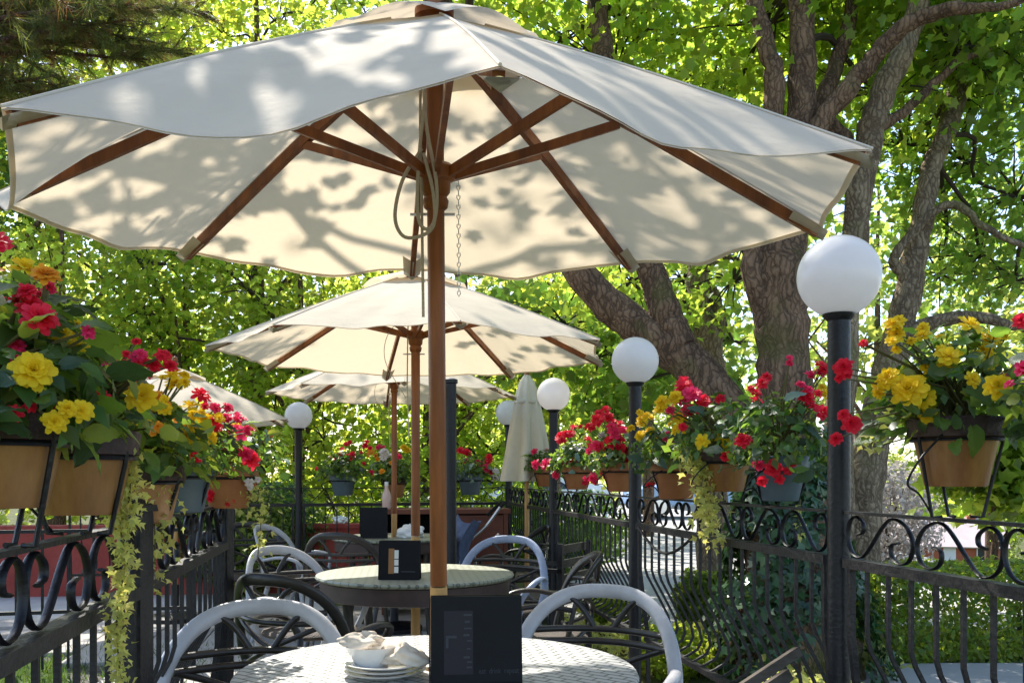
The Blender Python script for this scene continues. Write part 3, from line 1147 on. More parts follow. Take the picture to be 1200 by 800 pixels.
# ================================================================== on the tables
def text_mesh(txt, size):
    cu = bpy.data.curves.new('lettering', 'FONT')
    cu.body = txt
    cu.size = size
    cu.extrude = .0003
    cu.resolution_u = 2
    ob = bpy.data.objects.new('lettering_tmp', cu)
    col.objects.link(ob)
    dg = bpy.context.evaluated_depsgraph_get()
    me = bpy.data.meshes.new_from_object(ob.evaluated_get(dg))
    bpy.data.objects.remove(ob)
    return me


def menu_holder(label, p, w, h, rz, style):
    t = thing('menu_holder', label, 'menu stand', p, rz, 'black menu holders on the tables')
    th = .016
    # two leaves leaning together with a foot tray
    for sgn, nm in ((-1, 'front_leaf'), (1, 'back_leaf')):
        g = MB()
        g.v += [(-w / 2, sgn * .034, .004), (w / 2, sgn * .034, .004), (w / 2, sgn * .026, .004), (-w / 2, sgn * .026, .004),
                (-w / 2, sgn * .014, h), (w / 2, sgn * .014, h), (w / 2, sgn * .008, h), (-w / 2, sgn * .008, h)]
        fs = ((0, 3, 2, 1), (4, 5, 6, 7), (0, 1, 5, 4), (1, 2, 6, 5), (2, 3, 7, 6), (3, 0, 4, 7))
        g.f += [f if sgn < 0 else f[::-1] for f in fs]
        fo = g.build(nm, 'black_card', t)
        if sgn < 0:
            front = fo
    g = MB()
    g.v += [(-w / 2 - .004, -.036, .002), (-w / 2 - .004, .036, .002), (-w / 2 - .004, .014, h - .002), (-w / 2 - .004, -.014, h - .002),
            (-w / 2 - .001, -.036, .002), (-w / 2 - .001, .036, .002), (-w / 2 - .001, .014, h - .002), (-w / 2 - .001, -.014, h - .002)]
    g.f += [(0, 1, 2, 3), (7, 6, 5, 4), (0, 4, 5, 1), (1, 5, 6, 2), (2, 6, 7, 3), (3, 7, 4, 0)]
    g.build('side_leaf', 'black_card', t)
    g = MB()
    g.box((-w / 2, -.036, 0), (w / 2, .036, .0035))
    g.build('tray', 'black_card', t)
    lean = math.atan2(.020, h)

    def face(x, z, off=.0012):
        return Vector((x, -.034 + .020 * z / h - off, z))

    def patch(nm, m, x0, x1, za, zb, off, par=front):
        g = MB()
        g.v += [tuple(face(x0, za, off)), tuple(face(x1, za, off)), tuple(face(x1, zb, off)), tuple(face(x0, zb, off))]
        g.f.append((0, 1, 2, 3))
        return g.build(nm, m, par)
    if style == 1:
        patch('printed_panel', 'print_purple', -w * .36, -w * .04, h * .12, h * .84, .0008)
        rq = random.Random(4)
        for i, zf in enumerate((.19, .25, .30, .40, .49, .55, .63, .70, .78)):
            patch('printed_mark', 'print_grey', -w * rq.uniform(.10, .15), -w * rq.uniform(.05, .085), h * zf, h * (zf + rq.uniform(.012, .03)), .0016)
        patch('printed_mark', 'print_grey', -w * .34, -w * .22, h * .53, h * .56, .0016)
        patch('printed_mark', 'print_grey', -w * .34, -w * .31, h * .42, h * .529, .0016)
        me = text_mesh('eat  drink  repeat', h * .088)
        me.materials.clear()
        me.materials.append(MATS['print_grey'])
        ob = add('lettering', me, front, face(.004, h * .125, .0016), (R(90) - lean, 0, 0))
        xs_ = [v.co.x for v in me.vertices]
        ob.scale = ((w * .44) / max(.01, max(xs_) - min(xs_)), 1.0, 1.0)
    elif style == 2:
        patch('printed_panel', 'print_ochre', -w * .27, -w * .13, h * .16, h * .8, .0008)
        for za, zb in ((.18, .34), (.37, .52), (.54, .76)):
            patch('printed_mark', 'print_white', -w * .125, -w * .02, h * za, h * zb, .0012)
        patch('printed_mark', 'print_grey', w * .05, w * .40, h * .2, h * .225, .0012)
    return t


menu_holder('large black menu holder with faint purple print at the foot of the nearest pole', (-.083, 2.07, TZ + .0003), .208, .198, R(6), 1)
menu_holder('black menu holder with a small white and ochre picture on the green table', (-.515, 4.13, TZ + .0003), .185, .178, R(-3), 2)
menu_holder('plain black menu holder on the farthest table', (T3.x - .13, T3.y - .17, TZ + .0003), .2, .235, R(4), 3)

# plates, bowl and used napkins on the white table
pl0 = Vector((-.302, 2.125, TZ))
plate_prof = [(.0, .002), (.05, .002), (.055, 0), (.06, .003), (.083, .010), (.097, .015), (.099, .017), (.095, .0175), (.08, .013), (.058, .006), (0, .0055)]
pm = MB().lathe(plate_prof, 48).mesh('plate', 'china', True)
names = ('white plate at the bottom of the stack beside the menu holder', 'white plate in the middle of the stack beside the menu holder',
         'white plate on top of the stack, under the crumpled napkins')
for i in range(3):
    o = add('plate', pm, None, pl0 + Vector((.002 * i, -.003 * i, .0009 + i * .0105)))
    tag(o, names[i], 'plate', 'plates stacked on the white table')
bprof = [(.0, .003), (.032, .003), (.036, 0), (.039, .003), (.053, .022), (.063, .045), (.065, .047), (.061, .046), (.05, .024), (.034, .009), (0, .008)]
o = MB().lathe(bprof, 40).build('bowl', 'china', None, True, loc=pl0 + Vector((-.030, .0, .0275)))
tag(o, 'small white bowl on the stacked plates with a napkin stuffed in', 'bowl')


def napkin(label, p, sx, sy, sz, seed, m, rz=0.0):
    rq = random.Random(seed)
    ph = [rq.uniform(0, 6) for _ in range(8)]
    g = MB()

    def fn(u, v):
        a, b = u * 2 * PI, (v - .5) * PI
        d = Vector((math.cos(a) * math.cos(b), math.sin(a) * math.cos(b), math.sin(b)))
        k = 1 + .18 * math.sin(2 * a + ph[0] + b) + .10 * math.sin(3 * a + ph[1] - 3 * b) + .035 * math.sin(7 * a + 5 * b + ph[2])
        k -= .16 * abs(math.sin(2.0 * a + 3.2 * b + ph[4])) ** 3 + .10 * abs(math.sin(3.0 * a - 2.4 * b + ph[5])) ** 4
        q = Vector((d.x * sx * k, d.y * sy * k, d.z * sz * k))
        q.z = max(q.z, -sz * .55)
        return q + Vector((0, 0, sz * .55))
    g.grid(fn, 56, 24)
    o = g.build('napkin', m, None, 2, loc=p)
    o.rotation_euler = (0, 0, rz)
    return tag(o, label, 'napkin')


napkin('crumpled beige napkin piled in the white bowl', pl0 + Vector((-.055, .005, .068)), .06, .036, .022, 2, 'napkin', .3)
napkin('crumpled beige napkin slumped over the edge of the stacked plates', pl0 + Vector((.045, -.03, .036)), .062, .045, .030, 7, 'napkin', -.5)
napkin('white paper napkin lying flat behind the plates', pl0 + Vector((-.02, .175, .0015)), .06, .04, .008, 12, 'napkin_white', .2)
napkin('crumpled white napkin on the farthest table beside the parasol pole', Vector((T3.x + .14, T3.y - .1, TZ + .001)), .10, .07, .06, 21, 'napkin_white', .2)
napkin('folded white cloth lying on top of the red wall', Vector((-1.86, 9.70, .702)), .09, .06, .05, 31, 'napkin_white', .3)

# ------------------------------------------------------------------ cabinet, bottle and pushchair at the back
cb0 = at(447, 600, 7.95)
t = thing('low_cabinet', 'low red brown wooden cabinet at the back of the terrace', 'cabinet', (cb0.x, 7.95, 0), R(9))
g = MB()
g.box((-.02, -.26, .885), (1.12, .26, .925))
g.build('worktop', 'cabinet', t)
for x in (0, .53, 1.06):
    g = MB()
    g.box((x, -.24, .02), (x + .04, .24, .883))
    g.build('side_panel', 'cabinet', t)
g = MB()
g.box((.04, .2, .06), (1.06, .22, .88))
g.build('back_panel', 'dark_inside', t)
g = MB()
g.box((.574, -.245, .07), (1.056, -.225, .87))
g.build('door', 'cabinet', t)
g = MB()
g.box((.042, -.22, .44), (.528, .19, .46))
g.build('shelf', 'cabinet', t)
bt = at(449, 600, 7.95)
t = thing('bottle', 'pale pink bottle standing on the low cabinet', 'bottle', (bt.x + .03, 7.95, .926))
g = MB()
g.lathe([(.0, 0), (.036, 0), (.04, .01), (.04, .11), (.034, .14), (.018, .175), (.014, .21), (.014, .225), (0, .225)], 24)
g.build('glass', 'bottle', t, True)
g = MB()
g.lathe([(.0165, .20), (.0175, .205), (.0175, .236), (.0, .238)], 16)
g.build('cap', 'white_paint', t, True)

t = thing('pushchair', 'folded blue grey pushchair with silver frame before the low cabinet', 'pushchair', (-.27, 7.05, 0), R(12))
g = MB()
g.tube(catmull([(-.16, .06, .02 + .1), (-.14, .02, .45), (-.10, .0, .66), (.06, -.03, .82), (.17, -.05, .97)], 5), .012, 8)
g.tube(catmull([(.02, .26, .1), (.02, .2, .45), (.0, .12, .60), (.10, .1, .66), (.19, .1, .75)], 5), .012, 8)
g.build('frame', 'steel', t, True)
g = MB()
g.tube(catmull([(.17, -.05, .97), (.22, .02, 1.0), (.20, .12, .99), (.1, .12, .9)], 5), .014, 8)
g.build('handle', 'rubber', t, True)
g = MB()


def seatfn(u, v):
    w = math.sin(PI * u)
    x = -.24 + .16 * v + .03 * math.sin(7 * v) + .03 * w
    return (x + .06 * math.sin(5 * u), -.16 + .42 * u, .28 + .62 * v - .06 * w + .02 * math.sin(9 * u + 4 * v))


g.grid(seatfn, 14, 14)
g.grid(lambda u, v: (-.24 + .35 * v, -.16 + .42 * u, .30 - .04 * math.sin(PI * v) + .03 * math.sin(8 * u + 3 * v)), 12, 8)
g.build('seat_fabric', 'fabric_blue', t, 2)
for wx, wy in ((-.17, -.18), (-.17, .26), (.05, -.18), (.05, .26)):
    g = MB()
    g.lathe([(.055, -.018), (.088, -.016), (.095, -.008), (.095, .008), (.088, .016), (.055, .018)], 24)
    w_ = g.build('wheel', 'rubber', t, True, loc=(wx, wy, .095))
    w_.rotation_euler = (R(90), 0, 0)
    g = MB()
    g.lathe([(0, -.012), (.054, -.012), (.054, .012), (0, .012)], 20)
    g.build('rim', 'steel', w_, True)
g = MB()
g.tube([(-.17, -.18, .095), (-.17, .26, .095)], .008, 8)
g.tube([(.05, -.18, .095), (.05, .26, .095)], .008, 8)
g.tube([(-.17, .06, .095), (-.16, .06, .13)], .01, 8)
g.tube([(.05, .26, .095), (.02, .26, .11)], .01, 8)
g.build('axle', 'steel', t, True)

# weathered timber trestle by the street side fence
t = thing('timber_trestle', 'weathered dark timber trestle standing low against the fence by the ivy trunk', 'trestle', (.78, 2.85, 0))
for dz, dx in ((0, 0), (-.075, -.03)):
    g = MB()
    g.bar((-.20 + dx, -.13, .49 + dz), (.145 + dx, .05, .645 + dz), .03, .03 - dz * .1, up=(0, .3, 1))
    g.build('plank', 'wood_grey', t)
for x, y, z in ((-.13, -.10, .415), (.07, .02, .50)):
    g = MB()
    g.bar((x, y, 0), (x, y, z), .03, .03, up=(0, 1, 0))
    g.build('leg', 'wood_grey', t)


# ================================================================== potted begonias on the fence
nrg = np.random.default_rng(11)


def petal_rosette(name, m, seed, rings, open_=1.0):
    """double flower about 1 unit across, facing +Z"""
    rq = random.Random(seed)
    g = MB()
    for ri, (n, r, tilt, w, z) in enumerate(rings):
        for k in range(n):
            a = 2 * PI * (k + .5 * (ri % 2)) / n + rq.uniform(-.15, .15)
            L = r * rq.uniform(.85, 1.12)
            ti = tilt + rq.uniform(-.15, .15)
            c, s = math.cos(a), math.sin(a)
            b = len(g.v)
            for i, (q, ww) in enumerate(((.12, .35), (.55, 1.0), (.85, .95), (1.02, .45))):
                lift = math.sin(ti) * q * L + .10 * L * math.sin(PI * q)
                if i == 3:
                    lift += rq.uniform(-.08, .05) * L
                rad = math.cos(ti) * q * L
                hw = w * ww * .5
                wob = rq.uniform(-.04, .04)
                for sx in (-1, 0, 1):
                    cup = .10 * w * abs(sx) + wob * abs(sx)
                    x, y = rad * c - sx * hw * s, rad * s + sx * hw * c
                    g.v.append((x, y, z + lift + cup))
            for i in range(3):
                for j in range(2):
                    q0 = b + i * 3 + j
                    g.f.append((q0, q0 + 3, q0 + 4, q0 + 1))
    return g.mesh(name, m, 2)


RINGS_DOUBLE = [(9, .50, -.12, .27, -.06), (9, .46, .22, .25, -.02), (8, .38, .55, .22, .01), (7, .29, .88, .19, .03), (4, .19, 1.2, .15, .05)]
RINGS_LOOSE = [(7, .52, .05, .30, -.03), (6, .40, .5, .26, .01), (5, .28, .95, .19, .04)]
BLOOM = {}
for key, m in (('y', 'petal_yellow'), ('o', 'petal_orange'), ('r', 'petal_red'), ('p', 'petal_pink'), ('w', 'petal_white')):
    BLOOM[key] = [petal_rosette('blossom', m, 3 + i, RINGS_DOUBLE if i < 2 else RINGS_LOOSE) for i in range(3)]


def begonia_leaf(seed, m):
    """lopsided pointed leaf, unit length, folded along its midrib, toothed edge"""
    rq = random.Random(seed)
    g = MB()
    L_, Rr_ = rq.uniform(.34, .42), rq.uniform(.24, .32)
    n = 8
    for i in range(n + 1):
        q = i / n
        wl = L_ * (math.sin(PI * min(1, q * .92 + .06)) ** .7) * (1 - .35 * q) + (.02 if i % 2 else -.01)
        wr = Rr_ * (math.sin(PI * min(1, q * .95 + .04)) ** .7) * (1 - .3 * q) + (.02 if i % 2 else -.01)
        if i == n:
            wl = wr = .01
        z = -.34 * q * q
        g.v += [(-wl, q - .06, z + .32 * wl + .03 * (-1) ** i), (-wl * .5, q - .02, z + .22 * wl), (0, q, z), (wr * .5, q - .02, z + .22 * wr), (wr, q - .06, z + .32 * wr + .03 * (-1) ** i)]
    for i in range(n):
        for j in range(4):
            a = i * 5 + j
            g.f.append((a, a + 1, a + 6, a + 5))
    return g.mesh('leaf', m, 2)


BLEAF = {k: [begonia_leaf(s, m) for s in (1, 2, 3)] for k, m in (('g', 'bleaf'), ('l', 'bleaf_lime'), ('d', 'bleaf_dark'), ('s', 'bleaf_pale'))}


def pot_meshes(body, rim, r=.105, h=.165):
    g = MB()
    g.lathe([(r * .66, 0), (r * .69, .004), (r * .95, h - .035), (r * .955, h - .03), (r * .9, h - .03)], 40)
    g.f = g.f[:-1]
    me = g.mesh('pot_body', body, True)
    g = MB()
    g.lathe([(r * .955, h - .045), (r * 1.06, h - .043), (r * 1.09, h), (r * 1.05, h + .005), (r * .96, h), (r * .92, h - .028)], 40)
    g.f = [f for f in g.f if len(f) == 4]
    me2 = g.mesh('pot_rim', rim, True)
    g = MB()
    g.lathe([(r * .92, h - .026), (r * .6, h - .014), (r * .3, h - .01), (0, h - .008)], 24)
    g.f = [f for f in g.f if len(f) == 4]
    me3 = g.mesh('soil', 'soil', 2)
    return me, me2, me3


POTS = {'clay': pot_meshes('pot_clay', 'pot_rim'), 'terra': pot_meshes('pot_terracotta', 'pot_terracotta'), 'blue': pot_meshes('pot_blue', 'pot_blue')}
VINE_N = [0]


def vine_part(parent, pts, n, size, seed, wid=.02):
    rg = np.random.default_rng(seed)
    path = np.array([tuple(p) for p in catmull(pts, 8)])
    i = rg.uniform(0, len(path) - 1.001, n)
    k = i.astype(int)
    p = path[k] + (path[k + 1] - path[k]) * (i - k)[:, None]
    p = p + rg.normal(scale=wid, size=(n, 3)) * np.array([1, 1, .3])
    nr = rg.normal(size=(n, 3)) + np.array([0, -.8, .6])
    tp = rg.normal(size=(n, 3)) * .5 + np.array([0, 0, -1])
    o = add('trailing_vine', leaf_mesh('trailing_vine', p, nr, rg.uniform(.7, 1.25, n) * size, LEAF_MAPLE, 'vine', rg, tp), parent)
    o['kind'] = 'stuff'
    g = MB()
    g.tube(catmull(pts, 8), .0018, 5)
    g.build('vine_stem', 'stem', o)


def aim(d, spin):
    return (Vector(d).to_track_quat('Z', 'Y') @ Quaternion((0, 0, 1), spin)).to_euler()


def flower_pot(label, px, py_top, depth, kind, blooms, leaves, seed, size=1.0, spread=.2, height=.2, extra=(), vines=(), lo=-.06, side=1, leafsize=.11, stand=True, mound=420):
    """pot with its plant, and the iron holder it hangs in.  blooms: (px, py, width px, colour) seen from the seat"""
    rq = random.Random(seed)
    c = at(px, py_top, depth)
    h = .165 * size
    base = Vector((c.x, c.y, c.z - h))
    t = thing('flower_pot', label, 'potted plant', base, rq.uniform(0, 6) * 0, 'flower pots held on the fence')
    for nm, me in zip(('pot_body', 'pot_rim', 'soil'), POTS[kind]):
        o = add(nm, me, t)
        o.scale = (size, size, size)
    top = Vector((0, 0, h))
    heads = []
    for b in blooms:
        q = at(b[0], b[1], depth + (b[4] if len(b) > 4 else rq.uniform(-.10, .06))) - base
        w_ = b[2] * depth / FOC
        heads.append((q, w_ * (.74 if depth < 1.7 else .9), b[3]))
        for _ in range(2 if w_ > .035 else 1):
            heads.append((q + Vector((rq.uniform(-.7, .7), rq.uniform(-.3, .5), rq.uniform(-.7, .6))) * w_, w_ * rq.uniform(.45, .8), b[3]))
    for n, cols in extra:
        for _ in range(n):
            a = rq.uniform(0, 2 * PI)
            e = rq.uniform(-.15, 1.3)
            q = top + Vector((math.cos(a) * math.cos(e) * spread * rq.uniform(.75, 1.1), math.sin(a) * math.cos(e) * spread * rq.uniform(.75, 1.1), .03 + height * math.sin(e) * rq.uniform(.8, 1.1)))
            heads.append((q, rq.uniform(.038, .065), rq.choice(cols)))
    g = MB()
    for q, s, cc in heads:
        mid = (top + q) / 2 + Vector((rq.uniform(-.02, .02), rq.uniform(-.02, .02), .03))
        g.tube([top + Vector((rq.uniform(-.05, .05), rq.uniform(-.05, .05), -.01)) * size, mid, q], [.0035, .0028, .002], 5)
        out = (q - top - Vector((0, 0, -.05))).normalized() + Vector((rq.uniform(-.5, .5), -.75 + rq.uniform(-.4, .4), .15 + rq.uniform(-.3, .3)))
        o = add('blossom', rq.choice(BLOOM[cc]), t, q, aim(out, rq.uniform(0, 6)))
        o.scale = (s, s, s * rq.uniform(.85, 1.2))
    for n, keys in leaves:
        for _ in range(int(n * 1.9)):
            a = rq.uniform(0, 2 * PI)
            e = rq.uniform(-.35, 1.35)
            rr_ = rq.uniform(.12, 1.0) ** .6
            q = top + Vector((math.cos(a) * math.cos(e) * spread * rr_, math.sin(a) * math.cos(e) * spread * rr_, max(lo, .0 + height * math.sin(e) * rr_)))
            ou = (q - top)
            ou.z *= .5
            ou.normalize()
            d = ou * .7 + Vector((rq.uniform(-.7, .7), rq.uniform(-.7, .7), rq.uniform(-.9, .2) if q.z - top.z > .05 else rq.uniform(-.3, .4)))
            nr = ou * .9 + Vector((rq.uniform(-.5, .5), rq.uniform(-.5, .5), .55))
            d.normalize()
            sx = d.cross(nr).normalized()
            up = sx.cross(d)
            M = Matrix((sx, d, up)).transposed().to_quaternion()
            o = add('leaf', rq.choice(BLEAF[rq.choice(keys)]), t, q, M.to_euler())
            s = leafsize * rq.uniform(.4, .95)
            o.scale = (s, s, s)
            if rq.random() < .3:
                g.tube([top + Vector((rq.uniform(-.05, .05), rq.uniform(-.05, .05), -.01)) * size, q], [.003, .0018], 5)
    g.build('stems', 'stem', t, True)
    # the dense mound of small leaves between the large ones
    rgp = np.random.default_rng(seed + 900)
    nm_ = mound
    dd = rgp.normal(size=(nm_, 3))
    dd /= np.linalg.norm(dd, axis=1, keepdims=True)
    dd[:, 2] = np.abs(dd[:, 2]) * 1.1 - .12
    rr2 = rgp.uniform(.3, 1, size=(nm_, 1)) ** .5
    pp = dd * rr2 * np.array([spread * .92, spread * .92, height * .95]) + np.array([0, 0, h + .01])
    nn_ = dd + rgp.normal(scale=.5, size=(nm_, 3)) + np.array([0, 0, .3])
    tt_ = dd * .6 + rgp.normal(scale=.6, size=(nm_, 3)) + np.array([0, 0, -.4])
    fo_ = add('foliage', leaf_mesh('foliage', pp, nn_, rgp.uniform(.6, 1.2, nm_) * leafsize * .55, LEAF_OVAL, 'begonia_mass', rgp, tt_), t)
    fo_['kind'] = 'stuff'
    for k, (pts, n, s, w) in enumerate(vines):
        vine_part(t, [at(*p) - base for p in pts], n, s, seed * 7 + k, w)
    if stand:
        # iron holder standing on the top rail of the fence
        ht = thing('pot_holder', 'iron holder under the ' + label, 'pot holder', (base.x, base.y, 1.106))
        r = .105 * size
        zr = base.z - 1.106 + h - .05 * size
        g = MB()
        g.tube([(math.cos(2 * PI * i / 32) * r * .99, math.sin(2 * PI * i / 32) * r * .99, zr) for i in range(33)], .0045, 6, cap=False)
        g.build('ring', 'iron', ht, True)
        for k, a in enumerate((PI + .25, -.25, PI / 2)):
            g = MB()
            x, y = math.cos(a), math.sin(a)
            g.tube([(x * r * 1.03, y * r * 1.03, zr + .012), (x * r * 1.0, y * r * 1.0, zr - .01), (x * r * .62, y * r * .35, .004), (x * r * .35, y * .004, .004)], .0042, 6)
            g.build('leg', 'iron', ht, True)
        g = MB()
        x = -side * r
        g.tube(catmull([(x * .7, -r * .8, zr + .01), (x * 1.25, -r * .9, zr * .75), (x * 1.45, -r * .7, zr * .45), (x * 1.0, -r * .3, .06), (x * .55, 0, .006)], 6), .0028, 6)
        g.build('wire_curl', 'iron', ht, True)
    return t


# right side, along the street fence ------------------------------------------------------------------
flower_pot('ochre glazed pot with large yellow begonias beside the first globe lamp', 1120, 492, 2.23, 'clay',
           [(1065, 456, 46, 'y', -.12), (1080, 466, 34, 'y', -.10), (1110, 425, 27, 'y', -.10), (1050, 391, 26, 'y'), (1045, 400, 18, 'y'), (1081, 394, 20, 'y'), (1103, 396, 24, 'y'), (1160, 400, 32, 'y', -.05), (1155, 412, 24, 'y'),
            (1172, 440, 20, 'y', .05), (1031, 462, 14, 'y', -.05), (1195, 432, 24, 'p', -.1), (988, 430, 26, 'r', -.12), (998, 496, 26, 'r', -.1), (1012, 402, 12, 'r'), (1192, 375, 16, 'r'), (1150, 458, 12, 'r', .1)],
           [(46, 'ggl'), (22, 'gld'), (16, 'l')], 31, 1.0, .22, .24, leafsize=.085, extra=[(9, 'y')], vines=[([(1045, 480, 2.2), (1030, 500, 2.2), (1018, 528, 2.2)], 18, .03, .012)])
flower_pot('blue grey pot with bronze begonia leaves at the fence end', 1285, 480, 1.86, 'blue', [(1200, 432, 26, 'p'), (1214, 405, 30, 'y'), (1196, 376, 20, 'r'), (1240, 420, 26, 'p')], [(30, 'dds'), (10, 'l')], 47, .9, .17, .18, leafsize=.085)
flower_pot('blue grey pot with red begonias before the ivy trunk', 913, 536, 3.16, 'blue',
           [(950, 440, 20, 'p'), (962, 428, 18, 'r'), (945, 465, 24, 'r'), (938, 450, 14, 'p'), (893, 449, 18, 'r'), (906, 548, 24, 'r', -.12), (890, 545, 14, 'p', -.1), (924, 550, 14, 'r', -.1), (965, 462, 18, 'y'), (925, 425, 12, 'p')],
           [(34, 'ddg'), (12, 'sd')], 33, .92, .21, .24, lo=-.05, leafsize=.085, extra=[(6, 'rp')], vines=[([(938, 585, 3.1), (937, 610, 3.1), (938, 632, 3.1)], 22, .022, .008)])
flower_pot('ochre glazed pot with red and yellow begonias and lime vine', 850, 528, 3.64, 'clay',
           [(801, 455, 26, 'r'), (812, 462, 24, 'p'), (824, 470, 22, 'r'), (795, 470, 18, 'p'), (776, 472, 24, 'y', -.05), (798, 490, 22, 'y'), (793, 503, 18, 'y'), (856, 514, 26, 'y', -.14), (862, 500, 12, 'y')],
           [(36, 'gdd'), (10, 'gl')], 35, 1.0, .24, .22, leafsize=.09, extra=[(7, 'yrr')],
           vines=[([(806, 525, 3.62), (816, 545, 3.6), (824, 575, 3.58), (832, 610, 3.56), (835, 640, 3.55)], 190, .034, .026), ([(812, 535, 3.62), (826, 560, 3.6), (836, 600, 3.58)], 90, .034, .02)])
flower_pot('terracotta pot with yellow begonias just behind a globe lamp', 792, 540, 4.12, 'terra',
           [(752, 495, 18, 'y'), (750, 510, 16, 'y'), (757, 487, 14, 'y'), (781, 514, 12, 'p'), (763, 543, 10, 'w'), (765, 566, 9, 'r'), (770, 540, 8, 'p')],
           [(38, 'gdd'), (8, 'l')], 36, 1.05, .23, .17, leafsize=.085, extra=[(6, 'yyr')])
flower_pot('terracotta pot with a dense bunch of bright red begonias', 727, 543, 5.02, 'terra',
           [(700, 492, 20, 'r'), (712, 488, 16, 'r'), (716, 518, 22, 'r'), (728, 524, 14, 'r'), (720, 508, 18, 'p'), (706, 510, 14, 'w'), (733, 528, 14, 'r'), (698, 522, 16, 'p'), (690, 500, 14, 'r'), (727, 496, 12, 'r'), (708, 555, 14, 'r'), (695, 560, 14, 'p'), (735, 560, 10, 'r')],
           [(34, 'gds'), (8, 'ls')], 37, .95, .21, .19, leafsize=.08)
flower_pot('terracotta pot with red begonias and white blossoms above the road', 676, 546, 6.05, 'terra',
           [(657, 512, 18, 'r'), (668, 508, 14, 'r'), (640, 544, 18, 'p'), (674, 542, 18, 'r'), (685, 562, 16, 'r'), (694, 556, 12, 'p'), (660, 540, 12, 'r'), (680, 525, 12, 'w'), (689, 515, 13, 'r')],
           [(30, 'gds'), (6, 's')], 38, .95, .21, .17, leafsize=.08)
flower_pot('terracotta pot with small red begonias in the far corner', 640, 548, 7.5, 'terra', [(646, 538, 10, 'r'), (634, 545, 9, 'p'), (650, 550, 8, 'r')], [(26, 'gd')], 39, .95, .2, .15, extra=[(4, 'rp')], leafsize=.085)
# back of the terrace
flower_pot('blue hanging pot with red begonias behind the red wall', 402, 556, 8.18, 'blue', [(412, 535, 12, 'r'), (398, 532, 10, 'r'), (406, 520, 9, 'r'), (428, 522, 9, 'r')], [(30, 'gdd')], 41, 1.15, .25, .22, extra=[(5, 'rr')], leafsize=.1)
flower_pot('clay pot with peach and white begonias behind the parasol poles', 462, 560, 8.36, 'clay', [(477, 527, 13, 'y'), (450, 530, 14, 'w'), (434, 530, 13, 'o'), (443, 524, 9, 'p'), (457, 534, 10, 'w'), (468, 535, 9, 'p')], [(26, 'gdd')], 42, 1.1, .25, .22, extra=[(6, 'wop')], leafsize=.1)
flower_pot('pale blue hanging pot with red begonias beside the capped black post', 551, 556, 8.5, 'blue', [(547, 530, 15, 'r'), (565, 545, 12, 'p'), (573, 538, 12, 'r'), (569, 550, 10, 'p'), (577, 560, 10, 'w'), (582, 552, 9, 'w')], [(28, 'gdd'), (6, 's')], 43, 1.15, .24, .2, leafsize=.09)
# left side
flower_pot('big ochre pot with red and yellow begonias and glossy leaves', 4, 488, 1.30, 'clay',
           [(36, 360, 44, 'r', -.05), (20, 352, 26, 'r', .0), (56, 332, 24, 'p', .05), (8, 410, 34, 'p', -.04), (16, 484, 28, 'r', -.1), (64, 494, 36, 'y', -.1), (75, 392, 30, 'y', .0), (90, 380, 22, 'y', .06), (104, 388, 24, 'p', -.05), (60, 400, 26, 'y', .05), (46, 345, 18, 'r', .03), (70, 425, 22, 'y', .05)],
           [(44, 'gld'), (20, 'gd')], 51, .80, .165, .21, leafsize=.085, lo=-.03, extra=[(11, 'yro')])
flower_pot('ochre pot with scarlet begonias and a long hanging vine', 95, 508, 1.58, 'clay',
           [(150, 432, 26, 'p'), (165, 420, 24, 'r'), (180, 428, 26, 'r'), (160, 400, 18, 'r'), (135, 428, 22, 'p'), (172, 440, 18, 'p'), (148, 415, 16, 'r'), (188, 418, 16, 'r')],
           [(20, 'gld'), (10, 'l')], 52, .86, .14, .14, mound=260, leafsize=.075, extra=[(11, 'rpy')],
           vines=[([(138, 505, 1.6), (146, 540, 1.62), (140, 600, 1.64), (146, 660, 1.66), (137, 720, 1.68), (141, 795, 1.7)], 640, .017, .010), ([(132, 515, 1.6), (152, 560, 1.62), (146, 620, 1.66)], 260, .018, .014)])
flower_pot('ochre pot with orange and yellow begonias and lime leaves', 170, 545, 2.12, 'clay',
           [(205, 450, 28, 'y'), (200, 440, 20, 'y'), (182, 466, 22, 'o'), (218, 510, 26, 'y'), (176, 478, 16, 'o'), (150, 470, 14, 'p'), (142, 478, 12, 'r'), (192, 478, 20, 'y', -.12), (168, 462, 18, 'y', -.12), (185, 500, 16, 'o', -.14), (160, 492, 16, 'y', -.12)],
           [(34, 'll'), (18, 'lg')], 53, .82, .19, .16, leafsize=.075, extra=[(11, 'yyo')], lo=-.02, vines=[([(192, 530, 2.1), (196, 560, 2.1), (188, 600, 2.1), (192, 650, 2.12)], 110, .024, .018), ([(165, 530, 2.1), (176, 560, 2.1), (182, 640, 2.1), (178, 690, 2.12)], 90, .022, .02)])
flower_pot('blue grey pot with golden begonias and red fuchsias', 212, 542, 2.55, 'blue',
           [(232, 502, 32, 'y', -.1), (240, 492, 22, 'y', -.08), (222, 512, 20, 'o'), (252, 478, 18, 'p'), (262, 490, 20, 'p'), (255, 500, 16, 'r'), (268, 478, 14, 'p'), (240, 476, 12, 'r'), (270, 505, 15, 'p'), (246, 512, 20, 'y', -.12), (226, 486, 18, 'y', -.1), (210, 496, 16, 'o', -.12), (278, 492, 14, 'p'), (290, 502, 12, 'p')],
           [(32, 'lg'), (16, 'gd')], 54, .85, .19, .17, leafsize=.07, extra=[(8, 'pry')], vines=[([(206, 560, 2.5), (200, 575, 2.5), (208, 600, 2.5)], 30, .024, .015)])
